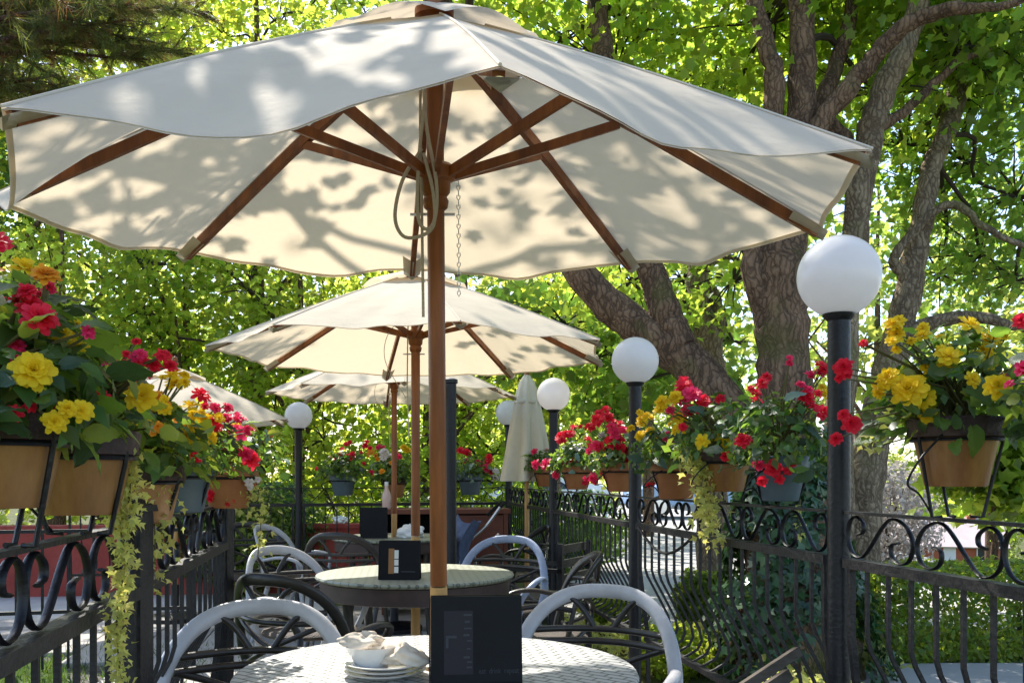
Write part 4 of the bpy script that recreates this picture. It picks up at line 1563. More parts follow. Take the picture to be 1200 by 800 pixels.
flower_pot('terracotta pot spilling red and white fuchsias over a fence post', 268, 545, 3.12, 'terra',
           [(284, 492, 16, 'p'), (295, 504, 12, 'r'), (278, 500, 14, 'y'), (243, 562, 12, 'r'), (247, 578, 12, 'r'), (236, 570, 12, 'p'), (272, 588, 14, 'r'), (292, 565, 13, 'w'), (282, 552, 12, 'p'), (298, 560, 12, 'r'), (276, 565, 11, 'w'), (290, 545, 10, 'p'), (266, 520, 12, 'r'), (302, 540, 9, 'w')],
           [(34, 'gld'), (26, 'sg')], 55, .9, .24, .16, leafsize=.06, extra=[(10, 'rwp')], lo=-.16, vines=[([(300, 560, 3.1), (306, 600, 3.1), (302, 655, 3.1)], 70, .024, .02), ([(285, 560, 3.1), (290, 600, 3.12)], 40, .026, .03)])


# ================================================================== trees
def limb(g, pts, rad, n=12, wob=.0, seed=0):
    rq = random.Random(seed)
    path = catmull(pts, 7)
    path = [p + Vector((rq.uniform(-wob, wob), rq.uniform(-wob, wob), 0)) for p in path]
    rr = lerp_list(rad, len(path))
    rr = [r * (1 + .06 * rq.uniform(-1, 1)) for r in rr]
    g.tube(path, rr, n)
    return path


def twigs(g, starts, ends, rg, r0=.02, r1=.004, bend=.25, n=5):
    """thin branches from the nearest wood to each foliage clump"""
    S = np.array([tuple(s) for s in starts])
    for e in ends:
        d = np.linalg.norm(S - np.array(e), axis=1) + rg.uniform(0, .5, len(S))
        s = S[int(np.argmin(d))]
        e = np.array(e)
        L = np.linalg.norm(e - s)
        m1 = s + (e - s) * .35 + rg.normal(scale=bend * .3, size=3) * L * .4 + np.array([0, 0, .08 * L])
        m2 = s + (e - s) * .7 + rg.normal(scale=bend * .3, size=3) * L * .4 + np.array([0, 0, .06 * L])
        g.tube(catmull([s, m1, m2, e], 3), [r0, (r0 + r1) / 2, r1], n, cap=False)


def crown(t, base, clumps, leaf, m, size, rg, wood, spread=.2, per=14, branch_r=.03, tmax=14, up=.5, twig_mat='twig'):
    """clumps: (centre Vector, radius, leaves).  Adds leaves (one joined part), boughs and twigs"""
    P, TW = [], []
    gb = MB()
    for c, r, n in clumps:
        p, tw = clump_points(rg, (c.x, c.y, c.z), r, n, per, spread)
        P.append(p)
        rmax = r if not hasattr(r, '__len__') else max(r)
        twigs(gb, wood, [c], rg, branch_r, .012, .5, 6)
        sel = tw[rg.permutation(len(tw))[:tmax]]
        twigs(gb, [c] + [c + Vector(rg.normal(scale=rmax * .3, size=3)) for _ in range(0)], sel, rg, .011, .003, .3, 4)
    gb.v = [tuple(Vector(v) - base) for v in gb.v]
    gb.build('boughs', twig_mat, t, True)['kind'] = 'stuff'
    P = np.concatenate(P)
    N = len(P)
    nr = rg.normal(size=(N, 3)) * .6 + np.array([0, 0, up * .3]) + np.array(sun_dir) * .75
    o = add('crown', leaf_mesh('crown', P - np.array(base), nr, rg.uniform(.65, 1.3, N) * size, leaf, m, rg), t)
    o['kind'] = 'stuff'
    return o


def px_limb(g, base, pts, seed=0, n=14, wob=.012):
    """pts: (px, py, depth, width px)"""
    P = [at(a, b, c) - base for a, b, c, w in pts]
    rad = [w * c / FOC / 2 for a, b, c, w in pts]
    path = limb(g, P, rad, n, wob, seed)
    return [p + base for p in path]


# ---- the big old tree beside the fence, several stems from one base
B = Vector((1.72, 5.7, -.04))
t = thing('plane_tree', 'massive old tree with ivy round its base and a leaning limb beside the fence', 'tree', B)
wood = []
g = MB()
wood += px_limb(g, B, [(930, 800, 5.7, 175), (926, 700, 5.7, 118), (924, 590, 5.7, 84), (920, 480, 5.75, 64), (917, 390, 5.8, 60), (917, 310, 5.8, 58), (926, 220, 5.9, 40), (940, 110, 6.0, 33), (938, 0, 6.1, 28), (925, -140, 6.3, 26), (900, -300, 6.6, 14)], 1, 18)
g.build('trunk', 'bark', t, True)
g = MB()
wood += px_limb(g, B, [(915, 620, 5.72, 66), (885, 530, 5.8, 48), (844, 462, 5.9, 44), (790, 412, 6.0, 48), (735, 374, 6.05, 41), (688, 332, 6.1, 37), (655, 270, 6.2, 34), (600, 150, 6.3, 28), (500, -20, 6.3, 28), (380, -230, 6.2, 16)], 2)
g.build('limb', 'bark', t, True)
g = MB()
wood += px_limb(g, B, [(812, 430, 5.95, 40), (786, 385, 6.0, 40), (767, 330, 6.05, 33), (750, 270, 6.1, 29), (720, 150, 6.2, 30), (700, 0, 6.4, 24), (690, -200, 6.7, 12)], 3)
g.build('limb', 'bark', t, True)
g = MB()
wood += px_limb(g, B, [(908, 400, 5.78, 34), (884, 310, 5.8, 28), (890, 200, 5.9, 25), (908, 100, 5.95, 24), (888, 20, 6.0, 20), (860, -100, 6.2, 12)], 4)
g.build('limb', 'bark', t, True)
g = MB()
wood += px_limb(g, B, [(925, 200, 5.9, 28), (965, 140, 5.85, 24), (1010, 85, 5.8, 22), (1055, 35, 5.7, 20), (1110, 12, 5.6, 16), (1180, 6, 5.5, 9), (1260, -30, 5.5, 5)], 5)
g.build('limb', 'bark', t, True)
# ivy climbing the foot of the trunk
rg = np.random.default_rng(5)
n = 5200
zz = rg.uniform(0, 1, n) ** .9
yy = 800 - zz * 290
ang = rg.uniform(0, 2 * PI, n)
wid = np.interp(yy, [510, 590, 700, 800], [84, 102, 150, 200]) * 5.7 / FOC / 2 * rg.uniform(1.0, 1.22, n)
keep = np.sin(ang * 3 + yy * .02) + np.sin(yy * .05 + ang) > -1.1 + .8 * (yy < 590) + .9 * (np.cos(ang) > .25)
cx = np.interp(yy, [510, 590, 700, 800], [919, 922, 925, 930])
pos = np.stack([(cx - 600) / FOC * 5.7 + np.cos(ang) * wid, 5.7 + np.sin(ang) * wid, EYE - (yy - HOR) / FOC * 5.7], 1)[keep]
nrm = np.stack([np.cos(ang), np.sin(ang), np.full(n, .35)], 1)[keep] + rg.normal(scale=.35, size=(keep.sum(), 3))
o = add('ivy', leaf_mesh('ivy', pos - np.array(B), nrm, rg.uniform(.05, .10, len(pos)), LEAF_MAPLE, 'leaf_ivy', rg), t)
o['kind'] = 'stuff'
CL = []
for px, py, dz, r, nl in ((640, 60, 7.0, 1.0, 1500), (720, 90, 6.8, .95, 1500), (790, 40, 7.2, 1.0, 1500), (850, 110, 7.4, .9, 1300), (900, 30, 6.6, .9, 1100), (985, 40, 7.2, .95, 1300),
                          (870, 200, 7.6, .8, 900), (700, 230, 7.5, .9, 900), (590, -60, 6.6, 1.1, 1200), (760, -90, 6.5, 1.2, 1500), (940, -120, 6.6, 1.2, 1400),
                          (740, 330, 8.0, .7, 600), (860, 330, 8.0, .6, 450), (1120, -60, 6.4, 1.2, 1500), (1030, 110, 6.6, .6, 500)):
    CL.append((at(px, py, dz), (r, r, r * .75), int(nl * .60)))
# boughs reaching over the terrace; they throw the dappled shade
for x, y, z, r, nl in ((-1.87, 3.75, 4.2, .42, 250), (-1.67, 3.1, 4.2, .36, 170), (-1.22, 2.85, 4.2, .2, 48), (-.62, 3.8, 4.2, .45, 190), (-.27, 3.3, 4.2, .36, 120), (-.17, 4.2, 4.3, .4, 130), (-2.1, 7.6, 8.4, .9, 200), (.35, 5.4, 5.2, .55, 150), (-.9, 6.6, 6.2, .7, 150), (1.1, 4.4, 5.6, .7, 200)):
    CL.append((Vector((x, y, z)), (r, r, r * .6), int(nl * 1.35)))
crown(t, B, CL, LEAF_LOBED, 'leaf_plane', .082, np.random.default_rng(21), wood[20:], .22, 12, .03)

# ---- pale stem rising behind the first globe, and two stems behind
B = Vector((2.45, 6.35, -.05))
t = thing('maple_tree', 'slender pale barked tree leaning right behind the first globe lamp', 'tree', B)
g = MB()
wood = px_limb(g, B, [(1004, 770, 6.35, 56), (1010, 590, 6.4, 46), (1030, 480, 6.45, 38), (1056, 380, 6.5, 33), (1074, 290, 6.55, 28), (1092, 200, 6.6, 23), (1125, 100, 6.8, 24), (1150, -20, 7.0, 18), (1180, -160, 7.2, 10)], 6)
g.build('trunk', 'bark_pale', t, True)
g = MB()
wood += px_limb(g, B, [(1048, 400, 6.48, 22), (1100, 376, 6.4, 16), (1150, 372, 6.3, 14), (1200, 385, 6.2, 9), (1250, 380, 6.2, 6)], 7, 10)
wood += px_limb(g, B, [(1066, 330, 6.5, 16), (1050, 300, 6.45, 12), (1110, 240, 6.4, 10), (1160, 270, 6.3, 8), (1230, 300, 6.2, 5)], 8, 10)
g.build('branch', 'bark_pale', t, True)
CL = []
for px, py, dz, r, nl in ((1090, 90, 7.4, .9, 1200), (1170, 110, 7.2, .9, 1300), (1130, 190, 7.6, .8, 1100), (1190, 230, 7.0, .75, 1000), (1080, 230, 8.0, .7, 750), (1150, 300, 7.4, .6, 650), (1100, 320, 8.2, .6, 480), (1190, 330, 7.4, .5, 350), (1060, 170, 7.6, .6, 500), (1200, 30, 6.8, .9, 900), (1280, 150, 6.8, 1.0, 900)):
    CL.append((at(px, py, dz), (r, r, r * .8), int(nl * .58)))
crown(t, B, CL, LEAF_LOBED, 'leaf_green', .078, np.random.default_rng(22), wood[12:], .2, 12, .02)

B = at(985, 760, 6.0)
B.z = -.04
t = thing('maple_tree', 'thin mottled tree stem rising straight out of the top of the first globe lamp', 'tree', B)
g = MB()
wood = px_limb(g, B, [(978, 800, 6.0, 44), (980, 600, 6.0, 38), (988, 430, 6.0, 33), (1000, 290, 6.0, 30), (1014, 190, 6.0, 30), (1030, 120, 6.0, 30), (1062, 50, 6.0, 27), (1085, -40, 6.0, 22), (1100, -180, 6.2, 12)], 9)
g.build('trunk', 'bark_pale', t, True)
g = MB()
wood += px_limb(g, B, [(1026, 150, 6.0, 16), (1060, 130, 6.1, 12), (1120, 75, 6.2, 9), (1160, 60, 6.3, 5)], 10, 10)
wood += px_limb(g, B, [(1012, 200, 6.0, 26), (985, 165, 6.1, 28), (962, 130, 6.2, 22), (985, 60, 6.3, 18), (1010, -40, 6.4, 12)], 11, 10)
g.build('branch', 'bark', t, True)
crown(t, B, [(at(px, py, dz), (r, r, r * .8), nl) for px, py, dz, r, nl in ((1090, -60, 6.3, .9, 900), (1030, -120, 6.4, .9, 900), (960, -60, 6.6, .8, 700), (1120, 60, 6.4, .5, 320), (1150, 50, 6.6, .6, 420))],
      LEAF_LOBED, 'leaf_plane', .10, np.random.default_rng(23), wood[20:], .2, 12, .02)

B = at(832, 700, 8.6)
B.z = -.04
t = thing('maple_tree', 'twin stemmed pale tree standing behind the leaning limb', 'tree', B)
g = MB()
wood = px_limb(g, B, [(838, 700, 8.6, 40), (834, 560, 8.6, 36), (836, 470, 8.6, 32), (830, 400, 8.6, 30), (818, 350, 8.6, 26), (822, 280, 8.7, 26), (830, 150, 8.8, 22), (820, 20, 9, 16), (815, -90, 9, 8)], 12)
wood += px_limb(g, B, [(836, 420, 8.6, 18), (842, 370, 8.6, 16), (828, 330, 8.65, 16)], 13, 10)
g.build('trunk', 'bark_pale', t, True)
g = MB()
wood += px_limb(g, B, [(820, 320, 8.6, 10), (850, 300, 8.6, 8), (880, 316, 8.6, 6)], 14, 8)
g.build('branch', 'bark_pale', t, True)
crown(t, B, [(at(px, py, dz), (r, r, r * .8), nl) for px, py, dz, r, nl in ((800, 330, 9.4, .6, 220), (790, 430, 9.6, .5, 180), (860, 400, 9.6, .55, 220), (850, 470, 9.4, .5, 220), (700, 420, 9.2, .8, 520), (800, 150, 9.5, 1.1, 400), (880, 120, 9.6, 1.0, 350), (830, 250, 9.6, .7, 200), (660, 380, 9.4, .9, 600), (720, 490, 9.6, .6, 320))],
      LEAF_LOBED, 'leaf_green', .12, np.random.default_rng(24), wood[10:], .2, 12, .018)


# ---- trees of the background, each with trunk, boughs and crown
def back_tree(label, px, depth, h, leafm, seed, clumps, size=.098, trunk_w=.10, lean=0.0, per=14, spread=.26, leaf=LEAF_LOBED, name='broadleaf_tree', barkm='bark'):
    rg = np.random.default_rng(seed)
    x = (px - 600) / FOC * depth
    B = Vector((x, depth, terrain(x, depth)))
    t = thing(name, label, 'tree', B, 0, 'trees round the terrace')
    g = MB()
    wood = [p + B for p in limb(g, [(0, 0, -.02), (lean * .3, 0, h * .3), (lean * .7, .1, h * .62), (lean, 0, h)], [trunk_w, trunk_w * .8, trunk_w * .5, .02], 10, .01, seed)]
    for k in range(4):
        a = rg.uniform(0, 6.28)
        z0 = h * rg.uniform(.25, .6)
        e = Vector((math.cos(a) * h * .28, math.sin(a) * h * .2, z0 + h * .25))
        s = Vector((lean * z0 / h * .9, 0, z0))
        wood += [p + B for p in limb(g, [s, s.lerp(e, .5) + Vector((0, 0, .1)), e], [trunk_w * .45, trunk_w * .3, .015], 8, .01, seed + k)]
    g.build('trunk', barkm, t, True)
    CL = [(at(a, b, dz), (r, r, r * .85), n) for a, b, dz, r, n in clumps]
    crown(t, B, CL, leaf, leafm, size, rg, wood[6:], spread, per, .02, 10)
    return t


def grid_clumps(x0, x1, y0, y1, nx, ny, depth, r, n, seed, jit=.35, dj=1.0):
    rq = random.Random(seed)
    out = []
    for i in range(nx):
        for j in range(ny):
            a = x0 + (x1 - x0) * (i + .5 + rq.uniform(-jit, jit)) / nx
            b = y0 + (y1 - y0) * (j + .5 + rq.uniform(-jit, jit)) / ny
            out.append((a, b, depth + rq.uniform(-dj, dj), r * rq.uniform(.75, 1.2), int(n * rq.uniform(.6, 1.25))))
    return out


back_tree('bright yellow green maple behind the pot of scarlet begonias', 70, 13.0, 5.6, 'leaf_maple', 61, grid_clumps(-60, 190, 250, 570, 3, 4, 12.8, 1.05, 520, 1))
back_tree('dense bright maple standing behind the side parasol', 215, 13.0, 5.6, 'leaf_plane', 62, grid_clumps(120, 330, 250, 600, 3, 5, 13.0, .95, 500, 2))
back_tree('leafy maple behind the red wall and its globe lamp', 350, 12.6, 5.2, 'leaf_maple', 63, grid_clumps(270, 470, 300, 610, 3, 4, 12.4, .9, 540, 3))
back_tree('leafy maple seen between the parasol poles', 500, 12.4, 4.0, 'leaf_plane', 64, grid_clumps(430, 620, 430, 600, 3, 3, 12.2, .8, 620, 4))
back_tree('bright maple behind the closed parasol', 650, 12.5, 5.2, 'leaf_maple', 65, grid_clumps(590, 720, 330, 530, 2, 3, 12.0, .8, 600, 5))
back_tree('tall maple rising over the left half of the near parasol', 300, 13.0, 9.0, 'leaf_maple', 66, grid_clumps(150, 420, -60, 130, 4, 3, 12.6, 1.0, 420, 6), trunk_w=.15)
back_tree('tall leafy tree rising behind the top of the near parasol', 540, 13.2, 9.2, 'leaf_green', 67, grid_clumps(400, 700, -80, 90, 4, 2, 12.8, 1.1, 450, 7), trunk_w=.15)
back_tree('dark shrubby tree behind the pine, at the edge of the lawn', -20, 13.5, 8.4, 'leaf_deep', 68, grid_clumps(-120, 130, 0, 250, 3, 3, 13.5, 1.1, 480, 8))
back_tree('broad yellow green maple behind the pine, over the left corner of the near parasol', 60, 15.0, 9.6, 'leaf_maple', 69, grid_clumps(-60, 260, -60, 260, 4, 4, 15.0, 1.25, 420, 9), .14, .16, spread=.32)
# second row
rowx = ((-60, 17), (120, 18), (290, 19), (450, 18.5), (610, 20))
for i, (px, dp) in enumerate(rowx):
    back_tree(('far tree filling the gaps behind the pine', 'far tree filling the gaps behind the scarlet begonias', 'far tree filling the gaps behind the second parasol', 'far tree filling the gaps behind the parasol poles', 'far tree filling the gaps behind the closed parasol')[i],
              px, dp, 8.0, 'leaf_far', 80 + i, grid_clumps(px - 110, px + 110, 270 + 30 * (i % 2), 570, 3, 4, dp, 1.35, 140, 20 + i), .22, .16, spread=.42)
for i, (px, dp, y0, y1, n) in enumerate(((760, 19, 220, 480, 120), (900, 22, 220, 470, 120), (1030, 20, 240, 480, 130), (1160, 24, 260, 540, 200), (1290, 20, 200, 560, 220))):
    back_tree(('airy far tree behind the leaning limb', 'airy far tree behind the big trunk', 'airy far tree behind the first globe lamp', 'airy far tree behind the yellow begonias', 'airy far tree beyond the clipped hedge')[i],
              px, dp, 8.5, 'leaf_far', 90 + i, grid_clumps(px - 80, px + 80, y0, y1, 2, 4, dp, 1.2, n, 30 + i), .24, .13, spread=.45)
# low bright bush-like tree beyond the near pot
back_tree('low bright green maple sapling beyond the fence under the yellow begonia pot', 1165, 8.2, 2.1, 'leaf_plane', 97, grid_clumps(1120, 1230, 490, 590, 2, 2, 8.2, .36, 620, 40, dj=.2), .12, .04, spread=.12)


# ---- pine at the upper left
def needle_tufts(rg, ends, dirs, per, L):
    n = len(ends)
    p = np.repeat(ends, per, axis=0)
    d = np.repeat(dirs, per, axis=0) * .9 + rg.normal(scale=.75, size=(n * per, 3))
    d /= np.linalg.norm(d, axis=1, keepdims=True)
    p = p - np.repeat(dirs, per, axis=0) * rg.uniform(0, .10, size=(n * per, 1))
    nr = np.cross(d, rg.normal(size=d.shape))
    return p, d, nr, rg.uniform(.7, 1.15, n * per) * L


def pine(label, base, h, boughs, seed, per=34, L=.085):
    rg = np.random.default_rng(seed)
    rq = random.Random(seed)
    t = thing('pine_tree', label, 'tree', base)
    g = MB()
    limb(g, [(0, 0, -.05), (.05, 0, h * .4), (-.05, .05, h * .75), (0, 0, h)], [.17, .13, .08, .02], 12, .01, seed)
    g.build('trunk', 'bark_pine', t, True)
    ends, dirs = [], []
    for s, e, nt in boughs:
        s, e = Vector(s) - base, Vector(e) - base
        g = MB()
        mid = s.lerp(e, .5) + Vector((0, 0, .18))
        path = catmull([s, mid, e], 8)
        g.tube(path, lerp_list([.03, .018, .006], len(path)), 6)
        main = (e - s).normalized()
        for _ in range(nt):
            q = rq.uniform(.25, 1) ** .7
            p = path[min(len(path) - 1, int(q * (len(path) - 1)))]
            d = (main + Vector((rq.gauss(0, .7), rq.gauss(0, .7), rq.gauss(-.1, .45)))).normalized()
            Ls = rq.uniform(.15, .5) * (1.15 - q * .5)
            tip = p + d * Ls
            g.tube([p, p.lerp(tip, .5) + Vector((0, 0, .02)), tip], [.006, .004, .002], 4, cap=False)
            for f in (.35, .6, .8, 1.0):
                ends.append(tuple(p.lerp(tip, f)))
                dirs.append(tuple(d))
        g.build('bough', 'bark_pine', t, True)
    ends, dirs = np.array(ends), np.array(dirs)
    for nm, sel, m in (('crown', np.arange(len(ends)) % 5 != 0, 'needle'), ('dry_needles', np.arange(len(ends)) % 5 == 0, 'needle_brown')):
        p, d, nr, s = needle_tufts(rg, ends[sel], dirs[sel], per, L)
        o = add(nm, leaf_mesh(nm, p, nr, s, LEAF_NEEDLE, m, rg, d), t)
        o['kind'] = 'stuff'
    return t


PB = Vector((-4.6, 6.2, -.04))
bl = []
rq = random.Random(77)
for i in range(50):
    px, py, dz = rq.uniform(-80, 255), rq.uniform(-60, 150), rq.uniform(5.4, 7.2)
    if px > 120 and py > 80:
        py -= 80
    e = at(px, py, dz)
    bl.append(((PB.x, PB.y, e.z - rq.uniform(-.2, .5)), e, 26))
# the bough that hangs over the near parasol
for e, nt in (((-1.05, 3.15, 3.02), 20), ((-1.45, 3.25, 3.15), 22), ((-.85, 2.95, 3.10), 12), ((-1.9, 3.6, 3.5), 24), ((-1.35, 2.6, 3.3), 16)):
    bl.append(((PB.x, PB.y, 3.9), e, nt))
pine('dark pine with rusty needles reaching over the left edge of the near parasol', PB, 8.5, bl, 78)


# ================================================================== hedge, shrubs, ground cover, grass
def shrub(label, c, r, n, m, seed, size=.05, leaf=LEAF_OVAL, boxy=None, name='shrub', cat='shrub'):
    """clipped or loose bush: woody core and a shell of leaves"""
    rg = np.random.default_rng(seed)
    base = Vector((c[0], c[1], terrain(c[0], c[1])))
    t = thing(name, label, cat, base)
    d = rg.normal(size=(n, 3))
    d /= np.linalg.norm(d, axis=1, keepdims=True)
    if boxy:
        u = rg.uniform(-1, 1, size=(n, 3))
        ax = rg.integers(0, 3, n)
        sg = np.where(rg.uniform(size=n) < .5, -1., 1.)
        u[np.arange(n), ax] = sg * rg.uniform(.86, 1.04, n)
        w = .03 * np.sin(u[:, 0] * 17) + .03 * np.sin(u[:, 1] * 9 + u[:, 2] * 5)
        p = u * np.array(boxy) * (1 + w[:, None]) + np.array([0, 0, boxy[2]])
        nr = np.zeros((n, 3))
        nr[np.arange(n), ax] = sg
        nr += rg.normal(scale=.6, size=(n, 3))
    else:
        q = rg.uniform(.55, 1.06, size=(n, 1))
        w = 1 + .10 * np.sin(d[:, :1] * 6 + 1) * np.sin(d[:, 2:] * 5)
        p = d * q * w * np.array(r) + np.array([0, 0, r[2]])
        nr = d + rg.normal(scale=.6, size=(n, 3))
    p[:, 2] = np.maximum(p[:, 2], .02)
    g = MB()
    top = (boxy[2] * 2 if boxy else r[2] * 2) * .8
    wx = (boxy[0] if boxy else r[0])
    k = 5 if not boxy else 12
    for i in range(k):
        x = (i / (k - 1) - .5) * 2 * wx * (.8 if boxy else .15)
        g.tube([(x, 0, -.03), (x * 1.05, rg.uniform(-.05, .05), top * .5), (x * (1.1 if boxy else 3.2), rg.uniform(-.1, .1), top)], [.018, .012, .005], 6)
    g.build('stems', 'twig', t, True)
    o = add('foliage', leaf_mesh('foliage', p, nr, rg.uniform(.7, 1.3, n) * size, leaf, m, rg), t)
    o['kind'] = 'stuff'
    return t


hg = shrub('long clipped green hedge beyond the street side fence', (3.55, 6.45), None, 26000, 'leaf_hedge', 101, .045, boxy=(1.35, .42, .30), name='hedge', cat='hedge')
hg.rotation_euler = (0, 0, R(6))
shrub('round clipped bush beyond the fence, beside the ivy trunk', (1.48, 7.0), (.21, .2, .26), 5200, 'leaf_hedge', 102, .04)
shrub('pale pinkish grey flowering shrub between the globe lamp post and the brick house', (4.6, 11.2), (.75, .6, .75), 5200, 'leaf_blossom', 103, .07)
shrub('loose yellow green bush by the fence under the terracotta pots', (.80, 7.15), (.26, .24, .15), 2200, 'leaf_maple', 105, .05)
shrub('low yellow green bush between the fence and the big tree', (1.0, 5.6), (.26, .3, .16), 2600, 'leaf_maple', 106, .045)
shrub('dark shrub in front of the red wall lamp', (-2.9, 9.6), (.9, .5, .62), 5200, 'leaf_deep', 107, .08, LEAF_MAPLE)
shrub('dark shrub behind the low cabinet', (-.9, 10.0), (.9, .5, .5), 4200, 'leaf_green', 108, .08, LEAF_MAPLE)
shrub('silvery shrub behind the red fuchsias', (-2.75, 8.95 + .3), (.5, .3, .6), 3800, 'leaf_far', 109, .06)
shrub('green shrub on the road verge behind the closed parasol', (.55, 11.5), (1.0, .6, .55), 4600, 'leaf_green', 110, .08, LEAF_MAPLE)

rg = np.random.default_rng(7)
n = 16000
gx, gy = rg.uniform(-6.0, -1.35, n), rg.uniform(2.6, 6.45, n)
ok = gx < LX - SL * gy - .1
gp = np.stack([gx, gy, np.full(n, -.03)], 1)[ok]
tp = rg.normal(scale=.35, size=(len(gp), 3)) + np.array([0, 0, 1])
BLADE = (np.array([(-.05, 0, 0), (.05, 0, 0), (0, 1, .15)], np.float32), np.array([(0, 1, 2)], np.int32))
o = add('grass', leaf_mesh('grass', gp, rg.normal(size=(len(gp), 3)), rg.uniform(.05, .10, len(gp)), BLADE, 'grass', rg, tp))
tag(o, 'short green grass on the lawn beside the terrace', 'grass', kind='stuff')
n = 9000
gx, gy = rg.uniform(.2, 2.4, n), rg.uniform(4.2, 7.3, n)
ok = (gx > RX - SL * gy + .15) & ((gx - 1.72) ** 2 + (gy - 5.7) ** 2 > .2) & ((np.sin(gx * 5) + np.sin(gy * 3.1 + gx)) > -.2)
gp = np.stack([gx, gy, np.full(n, -.03)], 1)[ok]
gp[:, 2] += rg.uniform(0, .16, len(gp))
o = add('ground_cover', leaf_mesh('ground_cover', gp, rg.normal(size=(len(gp), 3)) + np.array([0, 0, .8]), rg.uniform(.04, .08, len(gp)), LEAF_OVAL, 'vine', rg))
tag(o, 'yellow green ground cover plants along the street side of the fence', 'plants', kind='stuff')


# ================================================================== beyond the fence: cars and house
def car(label, p, rz, body, seed):
    t = thing('parked_car', label, 'car', p, rz, 'cars parked across the road')
    L, W = 4.3, 1.74
    prof = [(-2.15, .38), (-2.13, .72), (-1.95, .86), (-1.55, .92), (-1.05, .95), (-.45, 1.36), (.1, 1.43), (.85, 1.40), (1.55, 1.02), (2.05, .95), (2.14, .70), (2.14, .36)]
    g = MB()
    n = len(prof)
    for sy, k in ((-1, 1.0), (-.93, 1.0), (.93, 1.0), (1, 1.0)):
        for x, z in prof:
            inset = .16 * max(0, z - .9) / .5
            zz = z if abs(sy) < .99 else z - (.05 if z > .5 else 0)
            g.v.append((x, sy * (W / 2 - inset), zz))
    for a in range(3):
        for i in range(n - 1):
            q = a * n + i
            g.f.append((q, q + 1, q + n + 1, q + n))
    g.f.append(tuple(range(n)))
    g.f.append(tuple(range(4 * n - 1, 3 * n - 1, -1)))
    g.f.append((0, n, 2 * n, 3 * n, 4 * n - 1, 3 * n - 1, 2 * n - 1, n - 1))
    g.build('body', body, t, True)
    for sy in (-1, 1):
        for poly in (((-.92, .97), (-.40, 1.32), (.05, 1.37), (.05, .97)), ((.12, .97), (.12, 1.37), (.80, 1.34), (1.40, 1.0))):
            g = MB()
            g.v += [(x, sy * (W / 2 - .16 * max(0, z - .9) / .5 + .004), z - .02) for x, z in poly]
            g.f.append((0, 1, 2, 3) if sy < 0 else (3, 2, 1, 0))
            g.build('side_window', 'glass_dark', t)
    for poly, nm in ((((-1.02, .98), (-.50, 1.345)), 'windscreen'), (((1.50, 1.055), (.90, 1.385)), 'rear_window')):
        (x0, z0), (x1, z1) = poly
        o_ = -.012 if nm == 'windscreen' else .012
        g = MB()
        g.v += [(x0 + o_, -.70, z0 + .012), (x0 + o_, .70, z0 + .012), (x1 + o_, .60, z1 + .012), (x1 + o_, -.60, z1 + .012)]
        g.f.append((0, 1, 2, 3))
        g.build(nm, 'glass_dark', t)
    for x in (-1.35, 1.35):
        for sy in (-1, 1):
            g = MB()
            g.lathe([(.2, -.1), (.30, -.1), (.32, -.08), (.32, .08), (.30, .1), (.2, .1)], 24)
            w = g.build('wheel', 'rubber', t, True, loc=(x, sy * (W / 2 - .08), .32))
            w.rotation_euler = (R(90), 0, 0)
            g = MB()
            g.lathe([(0, -.104), (.2, -.1), (.2, .1), (0, .104)], 20)
            g.build('rim', 'steel', w, True)
    for sy in (-.62, .62):
        g = MB()
        g.box((-2.16, sy - .16, .62), (-2.10, sy + .16, .74))
        g.build('headlight', 'white_paint', t)
        g = MB()
        g.box((2.1, sy - .14, .68), (2.16, sy + .14, .82))
        g.build('tail_light', 'petal_red', t)
    return t


def zat(x, y):
    return terrain(x, y) + .008


car('pale blue car parked across the road', (5.5, 26.5, zat(5.5, 26.5) + .02), R(4), 'car_blue', 1)
car('silver white car parked at the end of the road', (1.0, 30.0, zat(1.0, 30) + .0), R(8), 'car_white', 2)
car('dark car parked farther along the road behind the fence', (9.6, 34, zat(9.6, 34) + .05), R(-12), 'car_dark', 3)
car('silver car behind the low cabinet corner, beyond the fence', (-.3, 19.0, zat(-.3, 19.0) + .0), R(15), 'car_white', 4)


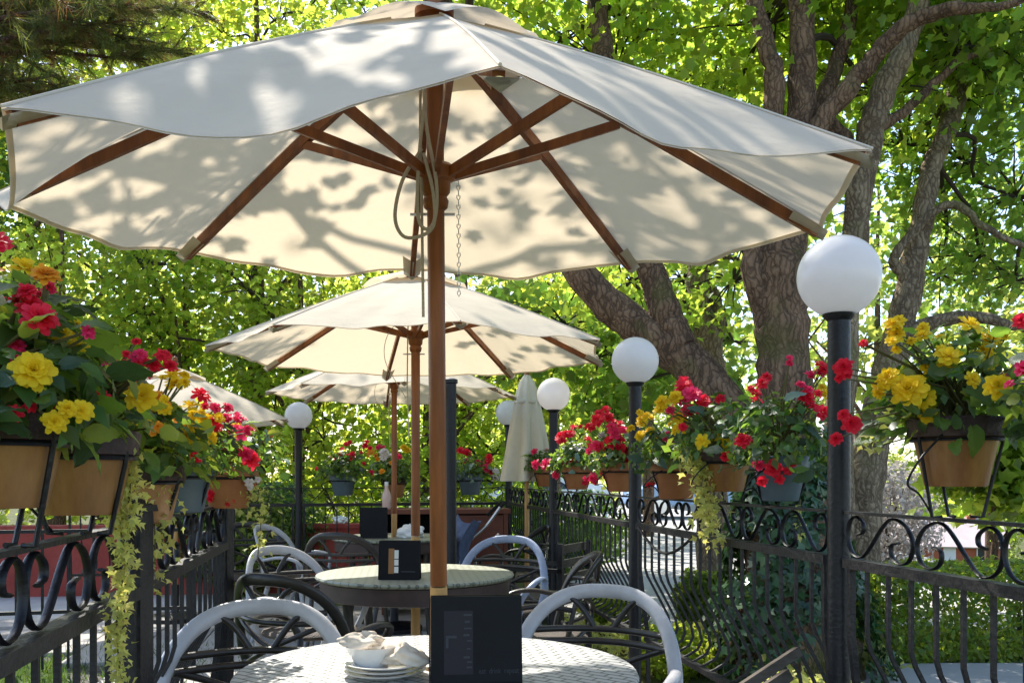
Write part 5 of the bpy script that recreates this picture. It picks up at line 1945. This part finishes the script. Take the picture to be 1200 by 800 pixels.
def house(label, p, rz, w, d, h, rh, wallm, roofm):
    t = thing('house', label, 'house', p, rz)
    g = MB()
    g.box((-w / 2, -d / 2, -2), (w / 2, d / 2, h))
    g.v += [(-w / 2, -d / 2, h), (-w / 2, d / 2, h), (-w / 2, 0, h + rh - .1), (w / 2, -d / 2, h), (w / 2, d / 2, h), (w / 2, 0, h + rh - .1)]
    q = len(g.v) - 6
    g.f += [(q, q + 2, q + 1), (q + 3, q + 4, q + 5)]
    g.build('wall', wallm, t)
    g = MB()
    for sy in (-1, 1):
        a = Vector((0, 0, h + rh))
        b = Vector((0, sy * (d / 2 + .5), h - .25))
        nn = Vector((0, -(b.z - a.z), (b.y - a.y))).normalized() * (.12 if sy > 0 else -.12)
        b0 = len(g.v)
        for x in (-w / 2 - .4, w / 2 + .4):
            g.v += [(x, a.y, a.z), (x, b.y, b.z), (x, b.y + nn.y, b.z + nn.z), (x, a.y + nn.y, a.z + nn.z)]
        g.f += [(b0, b0 + 1, b0 + 5, b0 + 4), (b0 + 3, b0 + 7, b0 + 6, b0 + 2), (b0, b0 + 3, b0 + 2, b0 + 1), (b0 + 4, b0 + 5, b0 + 6, b0 + 7), (b0 + 1, b0 + 2, b0 + 6, b0 + 5), (b0, b0 + 4, b0 + 7, b0 + 3)]
    rf_ = g.build('roof', roofm, t)
    g = MB()
    g.box((w * .22, -.4, h + rh * .5), (w * .22 + .7, .3, h + rh + .9))
    g.build('chimney', wallm, rf_)
    nwin = max(2, int(w / 2.6))
    for i in range(nwin):
        x = -w / 2 + w * (i + .5) / nwin
        if i == nwin // 2:
            g = MB()
            g.box((x - .5, -d / 2 - .05, 0), (x + .5, -d / 2 - .004, 2.1))
            g.build('door', 'white_paint', t)
            continue
        g = MB()
        for lo, hi in (((x - .7, -d / 2 - .06, .95), (x + .7, -d / 2 - .003, 1.03)), ((x - .7, -d / 2 - .06, 2.17), (x + .7, -d / 2 - .003, 2.25)),
                       ((x - .7, -d / 2 - .058, 1.032), (x - .62, -d / 2 - .003, 2.168)), ((x + .62, -d / 2 - .058, 1.032), (x + .7, -d / 2 - .003, 2.168)), ((x - .03, -d / 2 - .055, 1.032), (x + .03, -d / 2 - .003, 2.168))):
            g.box(lo, hi)
        wn_ = g.build('window', 'white_paint', t)
        g = MB()
        g.v += [(x - .62, -d / 2 - .02, 1.03), (x + .62, -d / 2 - .02, 1.03), (x + .62, -d / 2 - .02, 2.17), (x - .62, -d / 2 - .02, 2.17)]
        g.f.append((0, 1, 2, 3))
        g.build('pane', 'glass_dark', wn_)
    return t


HX, HY = 39.5, 82.0
house('small brick house with a pale pinkish roof seen over the clipped hedge', (HX, HY, EYE - (664 - HOR) / FOC * HY), R(-18), 8.5, 7.0, 2.3, 2.2, 'brick_wall', 'roof')
house('cream rendered house behind the big tree across the road', (13.0, 52.0, terrain(13, 52) + .0), R(-8), 12, 8, 3.0, 2.6, 'render_cream', 'roof')
# trees standing on the slope beyond
for i, (px, dp, lab) in enumerate(((1090, 95, 'distant tree behind the brick house roof'), (1160, 100, 'distant tree on the slope right of the brick house'), (1040, 90, 'distant tree left of the brick house'),
                                   (880, 60, 'distant tree behind the cream house'), (760, 55, 'distant tree behind the parked cars'), (680, 50, 'distant tree at the end of the road'), (980, 75, 'distant tree between the two houses'), (590, 48, 'distant tree behind the cabinet corner'))):
    rg = np.random.default_rng(300 + i)
    x = (px - 600) / FOC * dp
    zb = terrain(min(60, x), dp)
    hh = 9.5
    CL = []
    rq = random.Random(i)
    Bt = Vector((x, dp, zb))
    t = thing('broadleaf_tree', lab, 'tree', Bt, 0, 'trees round the terrace')
    g = MB()
    wood = [p + Bt for p in limb(g, [(0, 0, -.3), (.1, 0, hh * .4), (0, .1, hh * .9)], [.3, .2, .05], 8, .02, i)]
    g.build('trunk', 'bark', t, True)
    for k in range(9):
        a, e = rq.uniform(0, 6.28), rq.uniform(0.15, .95)
        rr_ = 3.2 * math.sin(PI * min(1, e * .9 + .1))
        CL.append((Bt + Vector((math.cos(a) * rr_ * .7, math.sin(a) * rr_ * .7, hh * e)), (1.9, 1.9, 1.5), 330))
    crown(t, Bt, CL, LEAF_MAPLE, 'leaf_far', .45, rg, wood[4:], .6, 12, .06, 4)
